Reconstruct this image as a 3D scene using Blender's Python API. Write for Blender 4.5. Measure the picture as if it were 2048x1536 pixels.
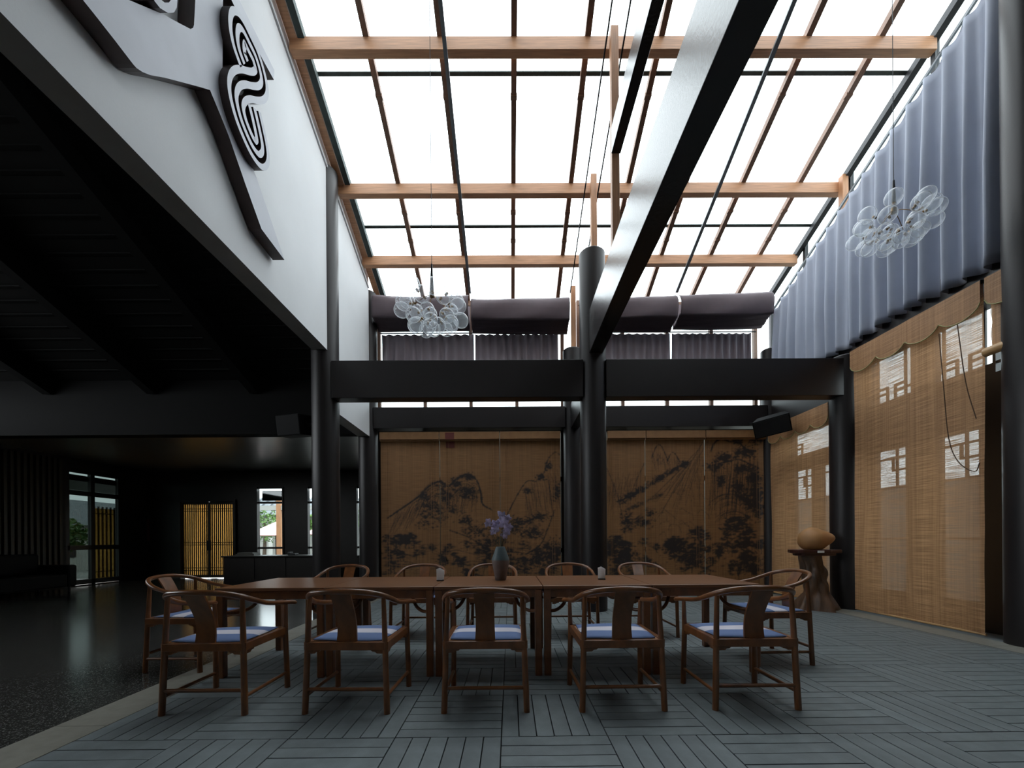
import bpy, math, random
import numpy as np
from mathutils import Vector, Matrix, noise as mnoise

for o in list(bpy.data.objects):
    bpy.data.objects.remove(o, do_unlink=True)
SC = bpy.context.scene
COL = SC.collection
PI = math.pi
R = math.radians

# ------------------------------------------------------------------ camera, sky, exposure
FPX, CX, CY, CAMH = 796.0, 1024.0, 1078.0, 1.14
YAW, ROLL = 0.005, 0.0075
cam_data = bpy.data.cameras.new('camera')
cam = bpy.data.objects.new('camera', cam_data)
COL.objects.link(cam)
cam_data.sensor_fit = 'HORIZONTAL'
cam_data.sensor_width = 36.0
cam_data.lens = 36.0 * FPX / 2048.0
cam_data.shift_y = (CY - 768.0) / 2048.0
cam_data.clip_start = 0.02
cam_data.clip_end = 300
CAMROT = Matrix.Rotation(-YAW, 3, 'Z') @ Matrix.Rotation(PI / 2, 3, 'X') @ Matrix.Rotation(-ROLL, 3, 'Z')
cam.matrix_world = Matrix.Translation((0, 0, CAMH)) @ CAMROT.to_4x4()
SC.camera = cam

world = bpy.data.worlds.new('overcast_sky')
SC.world = world
world.use_nodes = True
bg = world.node_tree.nodes['Background']
bg.inputs['Color'].default_value = (0.90, 0.96, 1.0, 1)
bg.inputs['Strength'].default_value = 5.2
SC.view_settings.view_transform = 'Standard'
SC.view_settings.look = 'None'
SC.view_settings.gamma = 1.0
SC.view_settings.use_curve_mapping = False
SC.view_settings.exposure = 0.0
SC.cycles.max_bounces = 12
SC.cycles.transparent_max_bounces = 24
SC.cycles.caustics_reflective = False
SC.cycles.caustics_refractive = False
SC.cycles.sample_clamp_indirect = 4.0


def ray(x, y):
    return CAMROT @ Vector(((x - CX) / FPX, (CY - y) / FPX, -1.0))


def atY(x, y, Y):
    d = ray(x, y)
    t = Y / d.y
    return Vector((d.x * t, Y, CAMH + d.z * t))


def atX(x, y, X):
    d = ray(x, y)
    t = X / d.x
    return Vector((X, d.y * t, CAMH + d.z * t))


# ------------------------------------------------------------------ materials
MATS = {}


def srgb(r, g, b):
    def f(c):
        c /= 255.0
        return c / 12.92 if c <= 0.04045 else ((c + 0.055) / 1.055) ** 2.4
    return (f(r), f(g), f(b), 1.0)


def new_mat(name):
    m = bpy.data.materials.new(name)
    m.use_nodes = True
    MATS[name] = m
    nt = m.node_tree
    return m, nt, nt.nodes['Principled BSDF'], nt.links


def mat(name, col, rough=0.6, metal=0.0, var=0.15, scale=6.0, stretch=(1, 1, 1), bump=0.0, bscale=None, spec=0.5, rnd=0.0, coat=0.0):
    m, nt, b, L = new_mat(name)
    b.inputs['Roughness'].default_value = rough
    b.inputs['Metallic'].default_value = metal
    b.inputs['Specular IOR Level'].default_value = spec
    b.inputs['Coat Weight'].default_value = coat
    b.inputs['Coat Roughness'].default_value = 0.22
    tc = nt.nodes.new('ShaderNodeTexCoord')
    mp = nt.nodes.new('ShaderNodeMapping')
    mp.inputs['Scale'].default_value = stretch
    L.new(tc.outputs['Object'], mp.inputs['Vector'])
    ns = nt.nodes.new('ShaderNodeTexNoise')
    ns.inputs['Scale'].default_value = scale
    ns.inputs['Detail'].default_value = 5
    L.new(mp.outputs['Vector'], ns.inputs['Vector'])
    rp = nt.nodes.new('ShaderNodeValToRGB')
    c = Vector(col[:3])
    rp.color_ramp.elements[0].position = 0.3
    rp.color_ramp.elements[1].position = 0.7
    rp.color_ramp.elements[0].color = (*(c * (1 - var)), 1)
    rp.color_ramp.elements[1].color = (*(c * (1 + var)), 1)
    L.new(ns.outputs['Fac'], rp.inputs['Fac'])
    out = rp.outputs['Color']
    if rnd > 0:
        oi = nt.nodes.new('ShaderNodeObjectInfo')
        hs = nt.nodes.new('ShaderNodeHueSaturation')
        mr = nt.nodes.new('ShaderNodeMapRange')
        mr.inputs['To Min'].default_value = 1 - rnd
        mr.inputs['To Max'].default_value = 1 + rnd
        L.new(oi.outputs['Random'], mr.inputs['Value'])
        L.new(mr.outputs['Result'], hs.inputs['Value'])
        L.new(out, hs.inputs['Color'])
        out = hs.outputs['Color']
    L.new(out, b.inputs['Base Color'])
    if bump > 0:
        bp = nt.nodes.new('ShaderNodeBump')
        bp.inputs['Strength'].default_value = bump
        bp.inputs['Distance'].default_value = 0.01
        if bscale:
            n2 = nt.nodes.new('ShaderNodeTexNoise')
            n2.inputs['Scale'].default_value = bscale
            n2.inputs['Detail'].default_value = 4
            L.new(mp.outputs['Vector'], n2.inputs['Vector'])
            L.new(n2.outputs['Fac'], bp.inputs['Height'])
        else:
            L.new(ns.outputs['Fac'], bp.inputs['Height'])
        L.new(bp.outputs['Normal'], b.inputs['Normal'])
    return m


mat('dark_paint', srgb(31, 27, 28), 0.42, var=0.12, scale=3, bump=0.05, bscale=60, spec=0.38)
mat('beam_paint', srgb(34, 31, 32), 0.24, var=0.12, scale=3, bump=0.06, bscale=40, spec=0.5)
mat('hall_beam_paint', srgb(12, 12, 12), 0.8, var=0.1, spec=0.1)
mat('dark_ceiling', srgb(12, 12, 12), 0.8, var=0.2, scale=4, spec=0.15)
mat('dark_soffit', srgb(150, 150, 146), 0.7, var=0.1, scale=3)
mat('white_plaster', srgb(212, 214, 216), 0.85, var=0.04, scale=1.2, bump=0.08, bscale=40)
mat('grey_plaster', srgb(104, 103, 98), 0.6, var=0.1, scale=2)
mat('timber', srgb(182, 134, 98), 0.5, var=0.22, scale=5, stretch=(0.6, 12, 12), bump=0.06)
mat('timber_rafter', srgb(126, 96, 78), 0.55, var=0.2, scale=5, stretch=(12, 0.8, 12))
mat('timber_post', srgb(176, 126, 88), 0.5, var=0.2, scale=5, stretch=(14, 14, 0.8))
mat('rosewood', srgb(112, 68, 36), 0.28, var=0.3, scale=7, stretch=(2.2, 2.2, 1.2), coat=0.25)
mat('tabletop_wood', srgb(114, 74, 45), 0.34, var=0.07, scale=3, stretch=(0.35, 2.2, 2.2), coat=0.0)
mat('steel', srgb(128, 134, 138), 0.4, metal=0.3, var=0.05)
mat('dark_metal', srgb(42, 42, 44), 0.4, metal=0.5, var=0.1)
mat('brass', srgb(126, 98, 60), 0.4, metal=0.8, var=0.1)
mat('gasket', srgb(52, 64, 62), 0.7, var=0.3, scale=9)
mat('deck_stone', srgb(106, 114, 117), 0.6, var=0.14, scale=9, bump=0.12, bscale=220, rnd=0.09)
mat('grout', srgb(26, 27, 28), 0.9, var=0.2)
mat('strip_stone', srgb(124, 121, 112), 0.6, var=0.1, scale=14, bump=0.1, bscale=200, rnd=0.06)
mat('plinth_stone', srgb(92, 97, 100), 0.6, var=0.1, scale=9)
mat('shade_fabric', srgb(84, 72, 78), 0.8, var=0.06, scale=8)
mat('black_plastic', srgb(22, 23, 25), 0.45, var=0.1)
mat('black_leather', srgb(12, 12, 13), 0.7, var=0.15, spec=0.15)
mat('stump_wood', srgb(82, 58, 40), 0.5, var=0.5, scale=5, stretch=(3, 3, 0.9), bump=0.6)
mat('stump_slab', srgb(62, 32, 28), 0.3, var=0.3, scale=6)
mat('stone_ball', srgb(168, 122, 76), 0.6, var=0.18, scale=4, bump=0.15, bscale=16)
mat('paper_white', srgb(236, 238, 238), 0.8, var=0.03)
mat('vase_body', srgb(108, 98, 96), 0.65, var=0.08, scale=20)
mat('vase_neck', srgb(84, 100, 104), 0.5, var=0.08, scale=20)
mat('petal', srgb(192, 182, 216), 0.6, var=0.25, scale=30, rnd=0.15)
mat('stem_green', srgb(70, 66, 50), 0.7, var=0.2)
mat('relief_face', srgb(176, 179, 188), 0.5, metal=0.0, var=0.05, scale=3, spec=0.4)
mat('relief_side', srgb(58, 44, 42), 0.5, metal=0.2, var=0.25, scale=8)  # rust brown, with the shade of the unlit sides put into the colour
mat('slat_wood', srgb(54, 48, 36), 0.6, var=0.2, scale=6, stretch=(8, 8, 0.6))
mat('panel_wood', srgb(36, 32, 25), 0.7, var=0.15)
mat('dark_wood', srgb(30, 24, 21), 0.45, var=0.2, scale=6)
mat('red_sign', srgb(96, 40, 34), 0.7, var=0.1)
mat('paving_out', srgb(150, 148, 144), 0.8, var=0.15, scale=2)
mat('tile_roof', srgb(112, 116, 120), 0.7, var=0.2, scale=6)
mat('out_wall', srgb(176, 174, 168), 0.8, var=0.1, scale=1)
mat('garden_wall', srgb(150, 146, 138), 0.85, var=0.25, scale=1.5)
mat('parasol_pink', srgb(206, 168, 166), 0.8, var=0.06)
mat('leaf_green', srgb(86, 118, 52), 0.6, var=0.35, scale=3, rnd=0.2)
mat('bark', srgb(70, 56, 44), 0.8, var=0.3)
mat('edge_gold', srgb(150, 146, 96), 0.7, var=0.1)
mat('cord_brown', srgb(84, 60, 40), 0.8, var=0.1)


def terrazzo():
    m, nt, b, L = new_mat('terrazzo')
    tc = nt.nodes.new('ShaderNodeTexCoord')
    vo = nt.nodes.new('ShaderNodeTexVoronoi')
    vo.inputs['Scale'].default_value = 150
    L.new(tc.outputs['Object'], vo.inputs['Vector'])
    sep = nt.nodes.new('ShaderNodeSeparateColor')
    L.new(vo.outputs['Color'], sep.inputs['Color'])
    rp = nt.nodes.new('ShaderNodeValToRGB')
    e = rp.color_ramp.elements
    e[0].position, e[0].color = 0.3, srgb(46, 47, 46)
    e[1].position, e[1].color = 1.0, srgb(112, 112, 108)
    k = e.new(0.75)
    k.color = srgb(68, 68, 65)
    L.new(sep.outputs['Red'], rp.inputs['Fac'])
    L.new(rp.outputs['Color'], b.inputs['Base Color'])
    b.inputs['Roughness'].default_value = 0.16
    b.inputs['Specular IOR Level'].default_value = 0.5


terrazzo()


def cushion_mat():
    m, nt, b, L = new_mat('striped_cushion')
    tc = nt.nodes.new('ShaderNodeTexCoord')
    sp = nt.nodes.new('ShaderNodeSeparateXYZ')
    L.new(tc.outputs['Object'], sp.inputs['Vector'])
    rp = nt.nodes.new('ShaderNodeValToRGB')
    rp.color_ramp.interpolation = 'CONSTANT'
    e = rp.color_ramp.elements
    blue, white = srgb(94, 114, 156), srgb(200, 196, 206)
    mr = nt.nodes.new('ShaderNodeMapRange')
    mr.inputs['From Min'].default_value = -0.25
    mr.inputs['From Max'].default_value = 0.25
    L.new(sp.outputs['Y'], mr.inputs['Value'])
    L.new(mr.outputs['Result'], rp.inputs['Fac'])
    e[0].position, e[0].color = 0.0, blue
    e[1].position, e[1].color = 0.40, white
    k = e.new(0.64)
    k.color = blue
    ns = nt.nodes.new('ShaderNodeTexNoise')
    ns.inputs['Scale'].default_value = 260
    L.new(tc.outputs['Object'], ns.inputs['Vector'])
    bp = nt.nodes.new('ShaderNodeBump')
    bp.inputs['Strength'].default_value = 0.2
    bp.inputs['Distance'].default_value = 0.003
    L.new(ns.outputs['Fac'], bp.inputs['Height'])
    L.new(bp.outputs['Normal'], b.inputs['Normal'])
    L.new(rp.outputs['Color'], b.inputs['Base Color'])
    b.inputs['Roughness'].default_value = 0.85


cushion_mat()


def glass_mat(name, tint, gloss, milky=0.0):
    """thin clear pane: mostly clear, mirror by Fresnel, optionally a little milky"""
    m = bpy.data.materials.new(name)
    m.use_nodes = True
    MATS[name] = m
    nt = m.node_tree
    L = nt.links
    nt.nodes.remove(nt.nodes['Principled BSDF'])
    out = nt.nodes['Material Output']
    tr = nt.nodes.new('ShaderNodeBsdfTransparent')
    tr.inputs['Color'].default_value = tint
    gl = nt.nodes.new('ShaderNodeBsdfGlossy')
    gl.inputs['Roughness'].default_value = 0.03
    # Schlick reflectance, the same from both sides of the thin pane
    fr = nt.nodes.new('ShaderNodeLayerWeight')
    fr.inputs['Blend'].default_value = 0.5
    pw5 = nt.nodes.new('ShaderNodeMath')
    pw5.operation = 'POWER'
    pw5.inputs[1].default_value = 5.0
    L.new(fr.outputs['Facing'], pw5.inputs[0])
    mu = nt.nodes.new('ShaderNodeMath')
    mu.operation = 'MULTIPLY_ADD'
    mu.use_clamp = True
    mu.inputs[1].default_value = 0.95 * gloss
    mu.inputs[2].default_value = 0.05 * gloss
    L.new(pw5.outputs['Value'], mu.inputs[0])
    mx = nt.nodes.new('ShaderNodeMixShader')
    L.new(mu.outputs['Value'], mx.inputs['Fac'])
    L.new(tr.outputs['BSDF'], mx.inputs[1])
    L.new(gl.outputs['BSDF'], mx.inputs[2])
    last = mx
    if milky > 0:
        df = nt.nodes.new('ShaderNodeBsdfTranslucent')
        df.inputs['Color'].default_value = (0.9, 0.95, 1, 1)
        d2 = nt.nodes.new('ShaderNodeBsdfDiffuse')
        d2.inputs['Color'].default_value = (0.9, 0.95, 1, 1)
        ma = nt.nodes.new('ShaderNodeMixShader')
        L.new(df.outputs['BSDF'], ma.inputs[1])
        L.new(d2.outputs['BSDF'], ma.inputs[2])
        m2 = nt.nodes.new('ShaderNodeMixShader')
        # the blown wall is seen edge-on near the rim, so it looks whiter there
        p3 = nt.nodes.new('ShaderNodeMath')
        p3.operation = 'POWER'
        p3.inputs[1].default_value = 2.2
        L.new(fr.outputs['Facing'], p3.inputs[0])
        mk = nt.nodes.new('ShaderNodeMath')
        mk.operation = 'MULTIPLY_ADD'
        mk.use_clamp = True
        mk.inputs[1].default_value = 0.55
        mk.inputs[2].default_value = milky
        L.new(p3.outputs['Value'], mk.inputs[0])
        L.new(mk.outputs['Value'], m2.inputs['Fac'])
        L.new(mx.outputs['Shader'], m2.inputs[1])
        L.new(ma.outputs['Shader'], m2.inputs[2])
        last = m2
    L.new(last.outputs['Shader'], out.inputs['Surface'])
    return m


glass_mat('roof_glass', (0.94, 0.97, 0.97, 1), 0.5)
glass_mat('tinted_glass', (0.24, 0.27, 0.26, 1), 1.0)
glass_mat('window_glass', (0.9, 0.94, 0.94, 1), 1.0)
glass_mat('bubble_glass', (0.985, 0.99, 0.995, 1), 0.9, 0.10)


def fabric(name, col, transl):
    m, nt, b, L = new_mat(name)
    out = nt.nodes['Material Output']
    tc = nt.nodes.new('ShaderNodeTexCoord')
    ns = nt.nodes.new('ShaderNodeTexNoise')
    ns.inputs['Scale'].default_value = 5
    L.new(tc.outputs['Object'], ns.inputs['Vector'])
    rp = nt.nodes.new('ShaderNodeValToRGB')
    c = Vector(col[:3])
    rp.color_ramp.elements[0].color = (*(c * 0.94), 1)
    rp.color_ramp.elements[1].color = (*(c * 1.06), 1)
    L.new(ns.outputs['Fac'], rp.inputs['Fac'])
    L.new(rp.outputs['Color'], b.inputs['Base Color'])
    b.inputs['Roughness'].default_value = 0.7
    b.inputs['Sheen Weight'].default_value = 0.2
    t = nt.nodes.new('ShaderNodeBsdfTranslucent')
    L.new(rp.outputs['Color'], t.inputs['Color'])
    mx = nt.nodes.new('ShaderNodeMixShader')
    mx.inputs['Fac'].default_value = transl
    L.new(b.outputs['BSDF'], mx.inputs[1])
    L.new(t.outputs['BSDF'], mx.inputs[2])
    L.new(mx.outputs['Shader'], out.inputs['Surface'])


fabric('blue_curtain', srgb(170, 176, 192), 0.12)
fabric('napkin_paper', srgb(248, 249, 250), 0.5)
fabric('grey_curtain', srgb(128, 118, 126), 0.10)


def paper_mat():
    m, nt, b, L = new_mat('lattice_paper')
    out = nt.nodes['Material Output']
    t = nt.nodes.new('ShaderNodeBsdfTranslucent')
    ns = nt.nodes.new('ShaderNodeTexNoise')
    ns.inputs['Scale'].default_value = 2.0
    rp = nt.nodes.new('ShaderNodeValToRGB')
    rp.color_ramp.elements[0].color = srgb(222, 186, 128)
    rp.color_ramp.elements[1].color = srgb(240, 214, 162)
    L.new(ns.outputs['Fac'], rp.inputs['Fac'])
    L.new(rp.outputs['Color'], t.inputs['Color'])
    b.inputs['Base Color'].default_value = srgb(210, 180, 130)
    mx = nt.nodes.new('ShaderNodeMixShader')
    mx.inputs['Fac'].default_value = 0.8
    L.new(b.outputs['BSDF'], mx.inputs[1])
    L.new(t.outputs['BSDF'], mx.inputs[2])
    L.new(mx.outputs['Shader'], out.inputs['Surface'])


paper_mat()


def bamboo(name, c_lo, c_hi, transl, clear, ink=False):
    """woven bamboo stick blind: fine horizontal sticks, vertical warp threads; Object coords: x along the width, z up"""
    m, nt, b, L = new_mat(name)
    out = nt.nodes['Material Output']
    tc = nt.nodes.new('ShaderNodeTexCoord')
    mp = nt.nodes.new('ShaderNodeMapping')
    mp.inputs['Scale'].default_value = (3.0, 3.0, 150)
    L.new(tc.outputs['Object'], mp.inputs['Vector'])
    n1 = nt.nodes.new('ShaderNodeTexNoise')
    n1.inputs['Scale'].default_value = 1.0
    n1.inputs['Detail'].default_value = 3
    L.new(mp.outputs['Vector'], n1.inputs['Vector'])
    mp2 = nt.nodes.new('ShaderNodeMapping')
    mp2.inputs['Scale'].default_value = (60, 60, 0.5)
    L.new(tc.outputs['Object'], mp2.inputs['Vector'])
    n2 = nt.nodes.new('ShaderNodeTexNoise')
    n2.inputs['Scale'].default_value = 1.0
    n2.inputs['Detail'].default_value = 2
    L.new(mp2.outputs['Vector'], n2.inputs['Vector'])
    ad = nt.nodes.new('ShaderNodeMath')
    ad.operation = 'MULTIPLY_ADD'
    ad.inputs[1].default_value = 0.6
    L.new(n2.outputs['Fac'], ad.inputs[0])
    L.new(n1.outputs['Fac'], ad.inputs[2])
    rp = nt.nodes.new('ShaderNodeValToRGB')
    rp.color_ramp.elements[0].position = 0.6
    rp.color_ramp.elements[1].position = 1.0
    rp.color_ramp.elements[0].color = c_lo
    rp.color_ramp.elements[1].color = c_hi
    L.new(ad.outputs['Value'], rp.inputs['Fac'])
    colour = rp.outputs['Color']
    if ink:
        at = nt.nodes.new('ShaderNodeAttribute')
        at.attribute_name = 'ink'
        mi = nt.nodes.new('ShaderNodeMix')
        mi.data_type = 'RGBA'
        L.new(at.outputs['Color'], mi.inputs['Factor'])
        L.new(colour, mi.inputs['A'])
        mi.inputs['B'].default_value = srgb(22, 20, 24)
        colour = mi.outputs['Result']
    L.new(colour, b.inputs['Base Color'])
    b.inputs['Roughness'].default_value = 0.6
    tl = nt.nodes.new('ShaderNodeBsdfTranslucent')
    L.new(colour, tl.inputs['Color'])
    m1 = nt.nodes.new('ShaderNodeMixShader')
    m1.inputs['Fac'].default_value = transl
    L.new(b.outputs['BSDF'], m1.inputs[1])
    L.new(tl.outputs['BSDF'], m1.inputs[2])
    tr = nt.nodes.new('ShaderNodeBsdfTransparent')
    # narrow gaps between the sticks let the view through
    mr = nt.nodes.new('ShaderNodeMapRange')
    mr.inputs['From Min'].default_value = 0.42
    mr.inputs['From Max'].default_value = 0.58
    mr.inputs['To Min'].default_value = clear * 1.8
    mr.inputs['To Max'].default_value = clear * 0.2
    L.new(n1.outputs['Fac'], mr.inputs['Value'])
    m2 = nt.nodes.new('ShaderNodeMixShader')
    L.new(mr.outputs['Result'], m2.inputs['Fac'])
    L.new(m1.outputs['Shader'], m2.inputs[1])
    L.new(tr.outputs['BSDF'], m2.inputs[2])
    L.new(m2.outputs['Shader'], out.inputs['Surface'])
    return m


bamboo('bamboo_blind', srgb(156, 114, 78), srgb(198, 152, 110), 0.25, 0.075)
bamboo('bamboo_valance', srgb(150, 108, 72), srgb(190, 144, 102), 0.2, 0.01)
bamboo('painted_blind', srgb(112, 78, 46), srgb(142, 102, 64), 0.03, 0.0, ink=True)
mat('bamboo_pole', srgb(186, 148, 102), 0.45, var=0.15, scale=6, stretch=(1, 1, 8))
mat('pelmet_wood', srgb(140, 102, 66), 0.5, var=0.12, scale=8)


# ------------------------------------------------------------------ mesh builder
class MB:
    def __init__(self):
        self.v, self.f, self.mi = [], [], []

    def face(self, idx, mi=0):
        self.f.append(tuple(idx))
        self.mi.append(mi)

    def box(self, x0, x1, y0, y1, z0, z1, M=None, mi=0):
        b = len(self.v)
        p = [(x0, y0, z0), (x1, y0, z0), (x1, y1, z0), (x0, y1, z0), (x0, y0, z1), (x1, y0, z1), (x1, y1, z1), (x0, y1, z1)]
        for q in p:
            self.v.append(tuple(M @ Vector(q)) if M else q)
        for q in ((0, 3, 2, 1), (4, 5, 6, 7), (0, 1, 5, 4), (1, 2, 6, 5), (2, 3, 7, 6), (3, 0, 4, 7)):
            self.face([b + i for i in q], mi)
        return self

    def bar(self, a, c, w, d, up=(0, 0, 1)):
        """box from a to c; w across (perpendicular to up), d along up"""
        a, c = Vector(a), Vector(c)
        t = (c - a).normalized()
        s = t.cross(Vector(up)).normalized()
        n = s.cross(t).normalized()
        b = len(self.v)
        for p in (a, c):
            for (i, j) in ((-1, -1), (1, -1), (1, 1), (-1, 1)):
                self.v.append(tuple(p + s * (w / 2 * i) + n * (d / 2 * j)))
        for q in ((0, 1, 2, 3), (7, 6, 5, 4), (0, 4, 5, 1), (1, 5, 6, 2), (2, 6, 7, 3), (3, 7, 4, 0)):
            self.face([b + i for i in q])
        return self

    def tube(self, pts, r, n=10, closed=False, sx=1.0):
        pts = [Vector(p) for p in pts]
        rs = r if isinstance(r, (list, tuple)) else [r] * len(pts)
        b = len(self.v)
        m = len(pts)
        prev = None
        for i, p in enumerate(pts):
            t = (pts[min(i + 1, m - 1)] - pts[max(i - 1, 0)]).normalized()
            if prev is None:
                ref = Vector((0, 0, 1)) if abs(t.z) < 0.9 else Vector((1, 0, 0))
                s = t.cross(ref).normalized()
            else:
                s = (prev - t * prev.dot(t)).normalized()
            prev = s
            u = t.cross(s)
            for k in range(n):
                a = 2 * PI * k / n
                self.v.append(tuple(p + (s * math.cos(a) * sx + u * math.sin(a)) * rs[i]))
        for i in range(m - 1):
            for k in range(n):
                k2 = (k + 1) % n
                self.face((b + i * n + k, b + i * n + k2, b + (i + 1) * n + k2, b + (i + 1) * n + k))
        self.face([b + k for k in reversed(range(n))])
        self.face([b + (m - 1) * n + k for k in range(n)])
        return self

    def lathe(self, prof, n=24, c=(0, 0, 0), cap=True):
        b = len(self.v)
        for (r, z) in prof:
            for k in range(n):
                a = 2 * PI * k / n
                self.v.append((c[0] + r * math.cos(a), c[1] + r * math.sin(a), c[2] + z))
        for i in range(len(prof) - 1):
            for k in range(n):
                k2 = (k + 1) % n
                self.face((b + i * n + k, b + i * n + k2, b + (i + 1) * n + k2, b + (i + 1) * n + k))
        if cap:
            self.face([b + k for k in reversed(range(n))])
            self.face([b + (len(prof) - 1) * n + k for k in range(n)])
        return self

    def prism(self, poly, d, mi_side=0):
        """poly: list of 3D points (one plane), swept by vector d"""
        b = len(self.v)
        n = len(poly)
        d = Vector(d)
        for p in poly:
            self.v.append(tuple(p))
        for p in poly:
            self.v.append(tuple(Vector(p) + d))
        self.face(list(range(b, b + n)))
        self.face([b + n + i for i in reversed(range(n))], mi_side)
        for i in range(n):
            j = (i + 1) % n
            self.face((b + i, b + n + i, b + n + j, b + j), mi_side)
        return self

    def grid(self, P, nu, nv, closed=False):
        b = len(self.v)
        for i in range(nu):
            for j in range(nv):
                self.v.append(tuple(P(i, j)))
        for i in range(nu - 1):
            for j in range(nv - 1):
                a = b + i * nv + j
                self.face((a, a + nv, a + nv + 1, a + 1))
        return self

    def mesh(self, name):
        me = bpy.data.meshes.new(name)
        me.from_pydata(self.v, [], self.f)
        me.validate(clean_customdata=False)
        if len(me.polygons) == len(self.mi):
            me.polygons.foreach_set('material_index', self.mi)
        return me

    def build(self, name, m, parent=None, smooth=False, loc=None, rot=None, bevel=0, fix=False):
        me = self.mesh(name)
        if fix:
            import bmesh
            bm = bmesh.new()
            bm.from_mesh(me)
            bmesh.ops.recalc_face_normals(bm, faces=bm.faces)
            bm.to_mesh(me)
            bm.free()
        for q in (m if isinstance(m, (list, tuple)) else [m]):
            me.materials.append(MATS[q])
        if smooth:
            me.polygons.foreach_set('use_smooth', [True] * len(me.polygons))
            if smooth != 'all':
                me.set_sharp_from_angle(angle=R(40))
        o = bpy.data.objects.new(name, me)
        COL.objects.link(o)
        if parent is not None:
            o.parent = parent
        if loc is not None:
            o.location = loc
        if rot is not None:
            o.rotation_euler = rot
        if bevel > 0:
            bv = o.modifiers.new('bevel', 'BEVEL')
            bv.width = bevel
            bv.segments = 2
            bv.limit_method = 'ANGLE'
        return o


def tag(o, label=None, cat=None, group=None, kind=None):
    if label:
        o['label'] = label
    if cat:
        o['category'] = cat
    if group:
        o['group'] = group
    if kind:
        o['kind'] = kind
    return o


def empty(name, loc=(0, 0, 0), rz=0.0):
    o = bpy.data.objects.new(name, None)
    o.empty_display_size = 0.1
    COL.objects.link(o)
    o.location = loc
    o.rotation_euler = (0, 0, rz)
    return o


def copy_obj(src, parent=None):
    c = src.copy()
    COL.objects.link(c)
    c.parent = parent
    return c


def copy_tree(src, parent=None):
    c = copy_obj(src, parent)
    for ch in list(src.children):
        copy_tree(ch, c)
    return c


def structure(o, label, cat):
    return tag(o, label, cat, kind='structure')


def catmull(pts, per=6):
    P = [Vector(p) for p in pts]
    P = [P[0] * 2 - P[1]] + P + [P[-1] * 2 - P[-2]]
    out = []
    for i in range(1, len(P) - 2):
        for k in range(per):
            t = k / per
            a, b, c, d = P[i - 1], P[i], P[i + 1], P[i + 2]
            out.append(0.5 * ((2 * b) + (c - a) * t + (2 * a - 5 * b + 4 * c - d) * t * t + (3 * b - 3 * c + d - a) * t ** 3))
    out.append(P[-2])
    return out


# ------------------------------------------------------------------ dimensions
XW = -2.81            # white gable wall face
COLX = (-2.92, 1.34, 5.40)
ROW1, ROW2 = 6.35, 8.20
TILE, TX0, TY0 = 0.613, -0.058, 2.297
SL = 0.41


def ZR(Y):            # underside of the sloping rafters
    return 7.55 - SL * (Y - 5.2)


SLA = math.atan(SL)
YB, YE = 4.25, 8.62   # glazed part of the roof; the slope goes on as a boarded roof above the camera

# ------------------------------------------------------------------ floor
floor = structure(MB().box(-2.51, 4.92, -2.4, 8.6, -0.10, -0.016).build('floor', 'grout'), 'dark bed under the grey basket-weave floor pavers', 'floor')
gap = 0.007
pw = TILE / 6
pl = MB().box(-TILE / 2 + gap / 2, TILE / 2 - gap / 2, -pw / 2 + gap / 2, pw / 2 - gap / 2, -0.016, 0.0)
plank0 = pl.build('plank', 'deck_stone', floor)
pmesh = plank0.data
slots = []
for i in range(-4, 8):
    for j in range(-6, 10):
        bx, by = TX0 + i * TILE, TY0 + j * TILE
        cx, cy = bx + TILE / 2, by + TILE / 2
        if cy > 8.5:
            continue
        along_y = (i + j) % 2 == 0
        vis = cy > 1.9 and abs(cx) < cy * 1.32
        for k in range(6):
            off = (k + 0.5) * pw - TILE / 2
            slots.append((not vis, math.hypot(cx, cy), cx + (off if along_y else 0), cy + (0 if along_y else off), along_y))
slots.sort()
rest = MB()
rng = random.Random(5)
for n, (nv, d, x, y, al) in enumerate(slots):
    dz = rng.uniform(-0.0012, 0.0006)
    if n < 300:
        o = plank0 if n == 0 else copy_obj(plank0, floor)
        o.location = (x, y, dz)
        o.rotation_euler = (0, 0, PI / 2 if al else 0)
    else:
        a, b = TILE / 2 - gap / 2, pw / 2 - gap / 2
        if al:
            a, b = b, a
        rest.box(x - a, x + a, y - b, y + b, -0.016, dz)
tag(rest.build('plank_field', 'deck_stone', floor), kind='stuff')

tf = structure(MB().box(-13.0, -2.83, -2.4, 12.4, -0.10, 0.0).build('terrazzo_floor', 'terrazzo'), 'dark polished speckled terrazzo floor beside the pale stone strip', 'floor')
structure(MB().box(-2.83, -2.51, 8.2, 12.4, -0.1, -0.002).box(-2.51, 5.7, 8.6, 8.75, -0.1, -0.002).build('floor_back', 'terrazzo'), 'dark polished floor behind the far columns', 'floor')
for nm, xa, xb, lab in (('trim_1', -2.83, -2.51, 'pale stone strip between dark terrazzo and grey pavers'), ('trim_2', 4.92, 5.25, 'pale stone strip along the foot of the bamboo blinds')):
    base = structure(MB().box(xa, xb, -2.4, 8.6, -0.1, -0.02).build(nm, 'grout'), lab, 'trim')
    s0 = None
    y = -2.4 + (0.37 if xa > 0 else 0)
    while y < 8.2:
        Ls = 1.22
        if s0 is None:
            s0 = MB().box(xa + 0.002, xb - 0.002, 0.002, Ls - 0.002, -0.02, 0.001).build('stone_slab', 'strip_stone', base)
            s = s0
        else:
            s = copy_obj(s0, base)
        s.location = (0, y, 0)
        y += Ls
structure(MB().box(5.25, 6.2, -2.4, 8.6, -0.1, 0.0).box(4.846, 4.92, -2.4, 8.6, -0.018, -0.001).build('floor_side', 'plinth_stone'), 'grey stone threshold under the bamboo blinds', 'floor')

# ------------------------------------------------------------------ columns and beams


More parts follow.
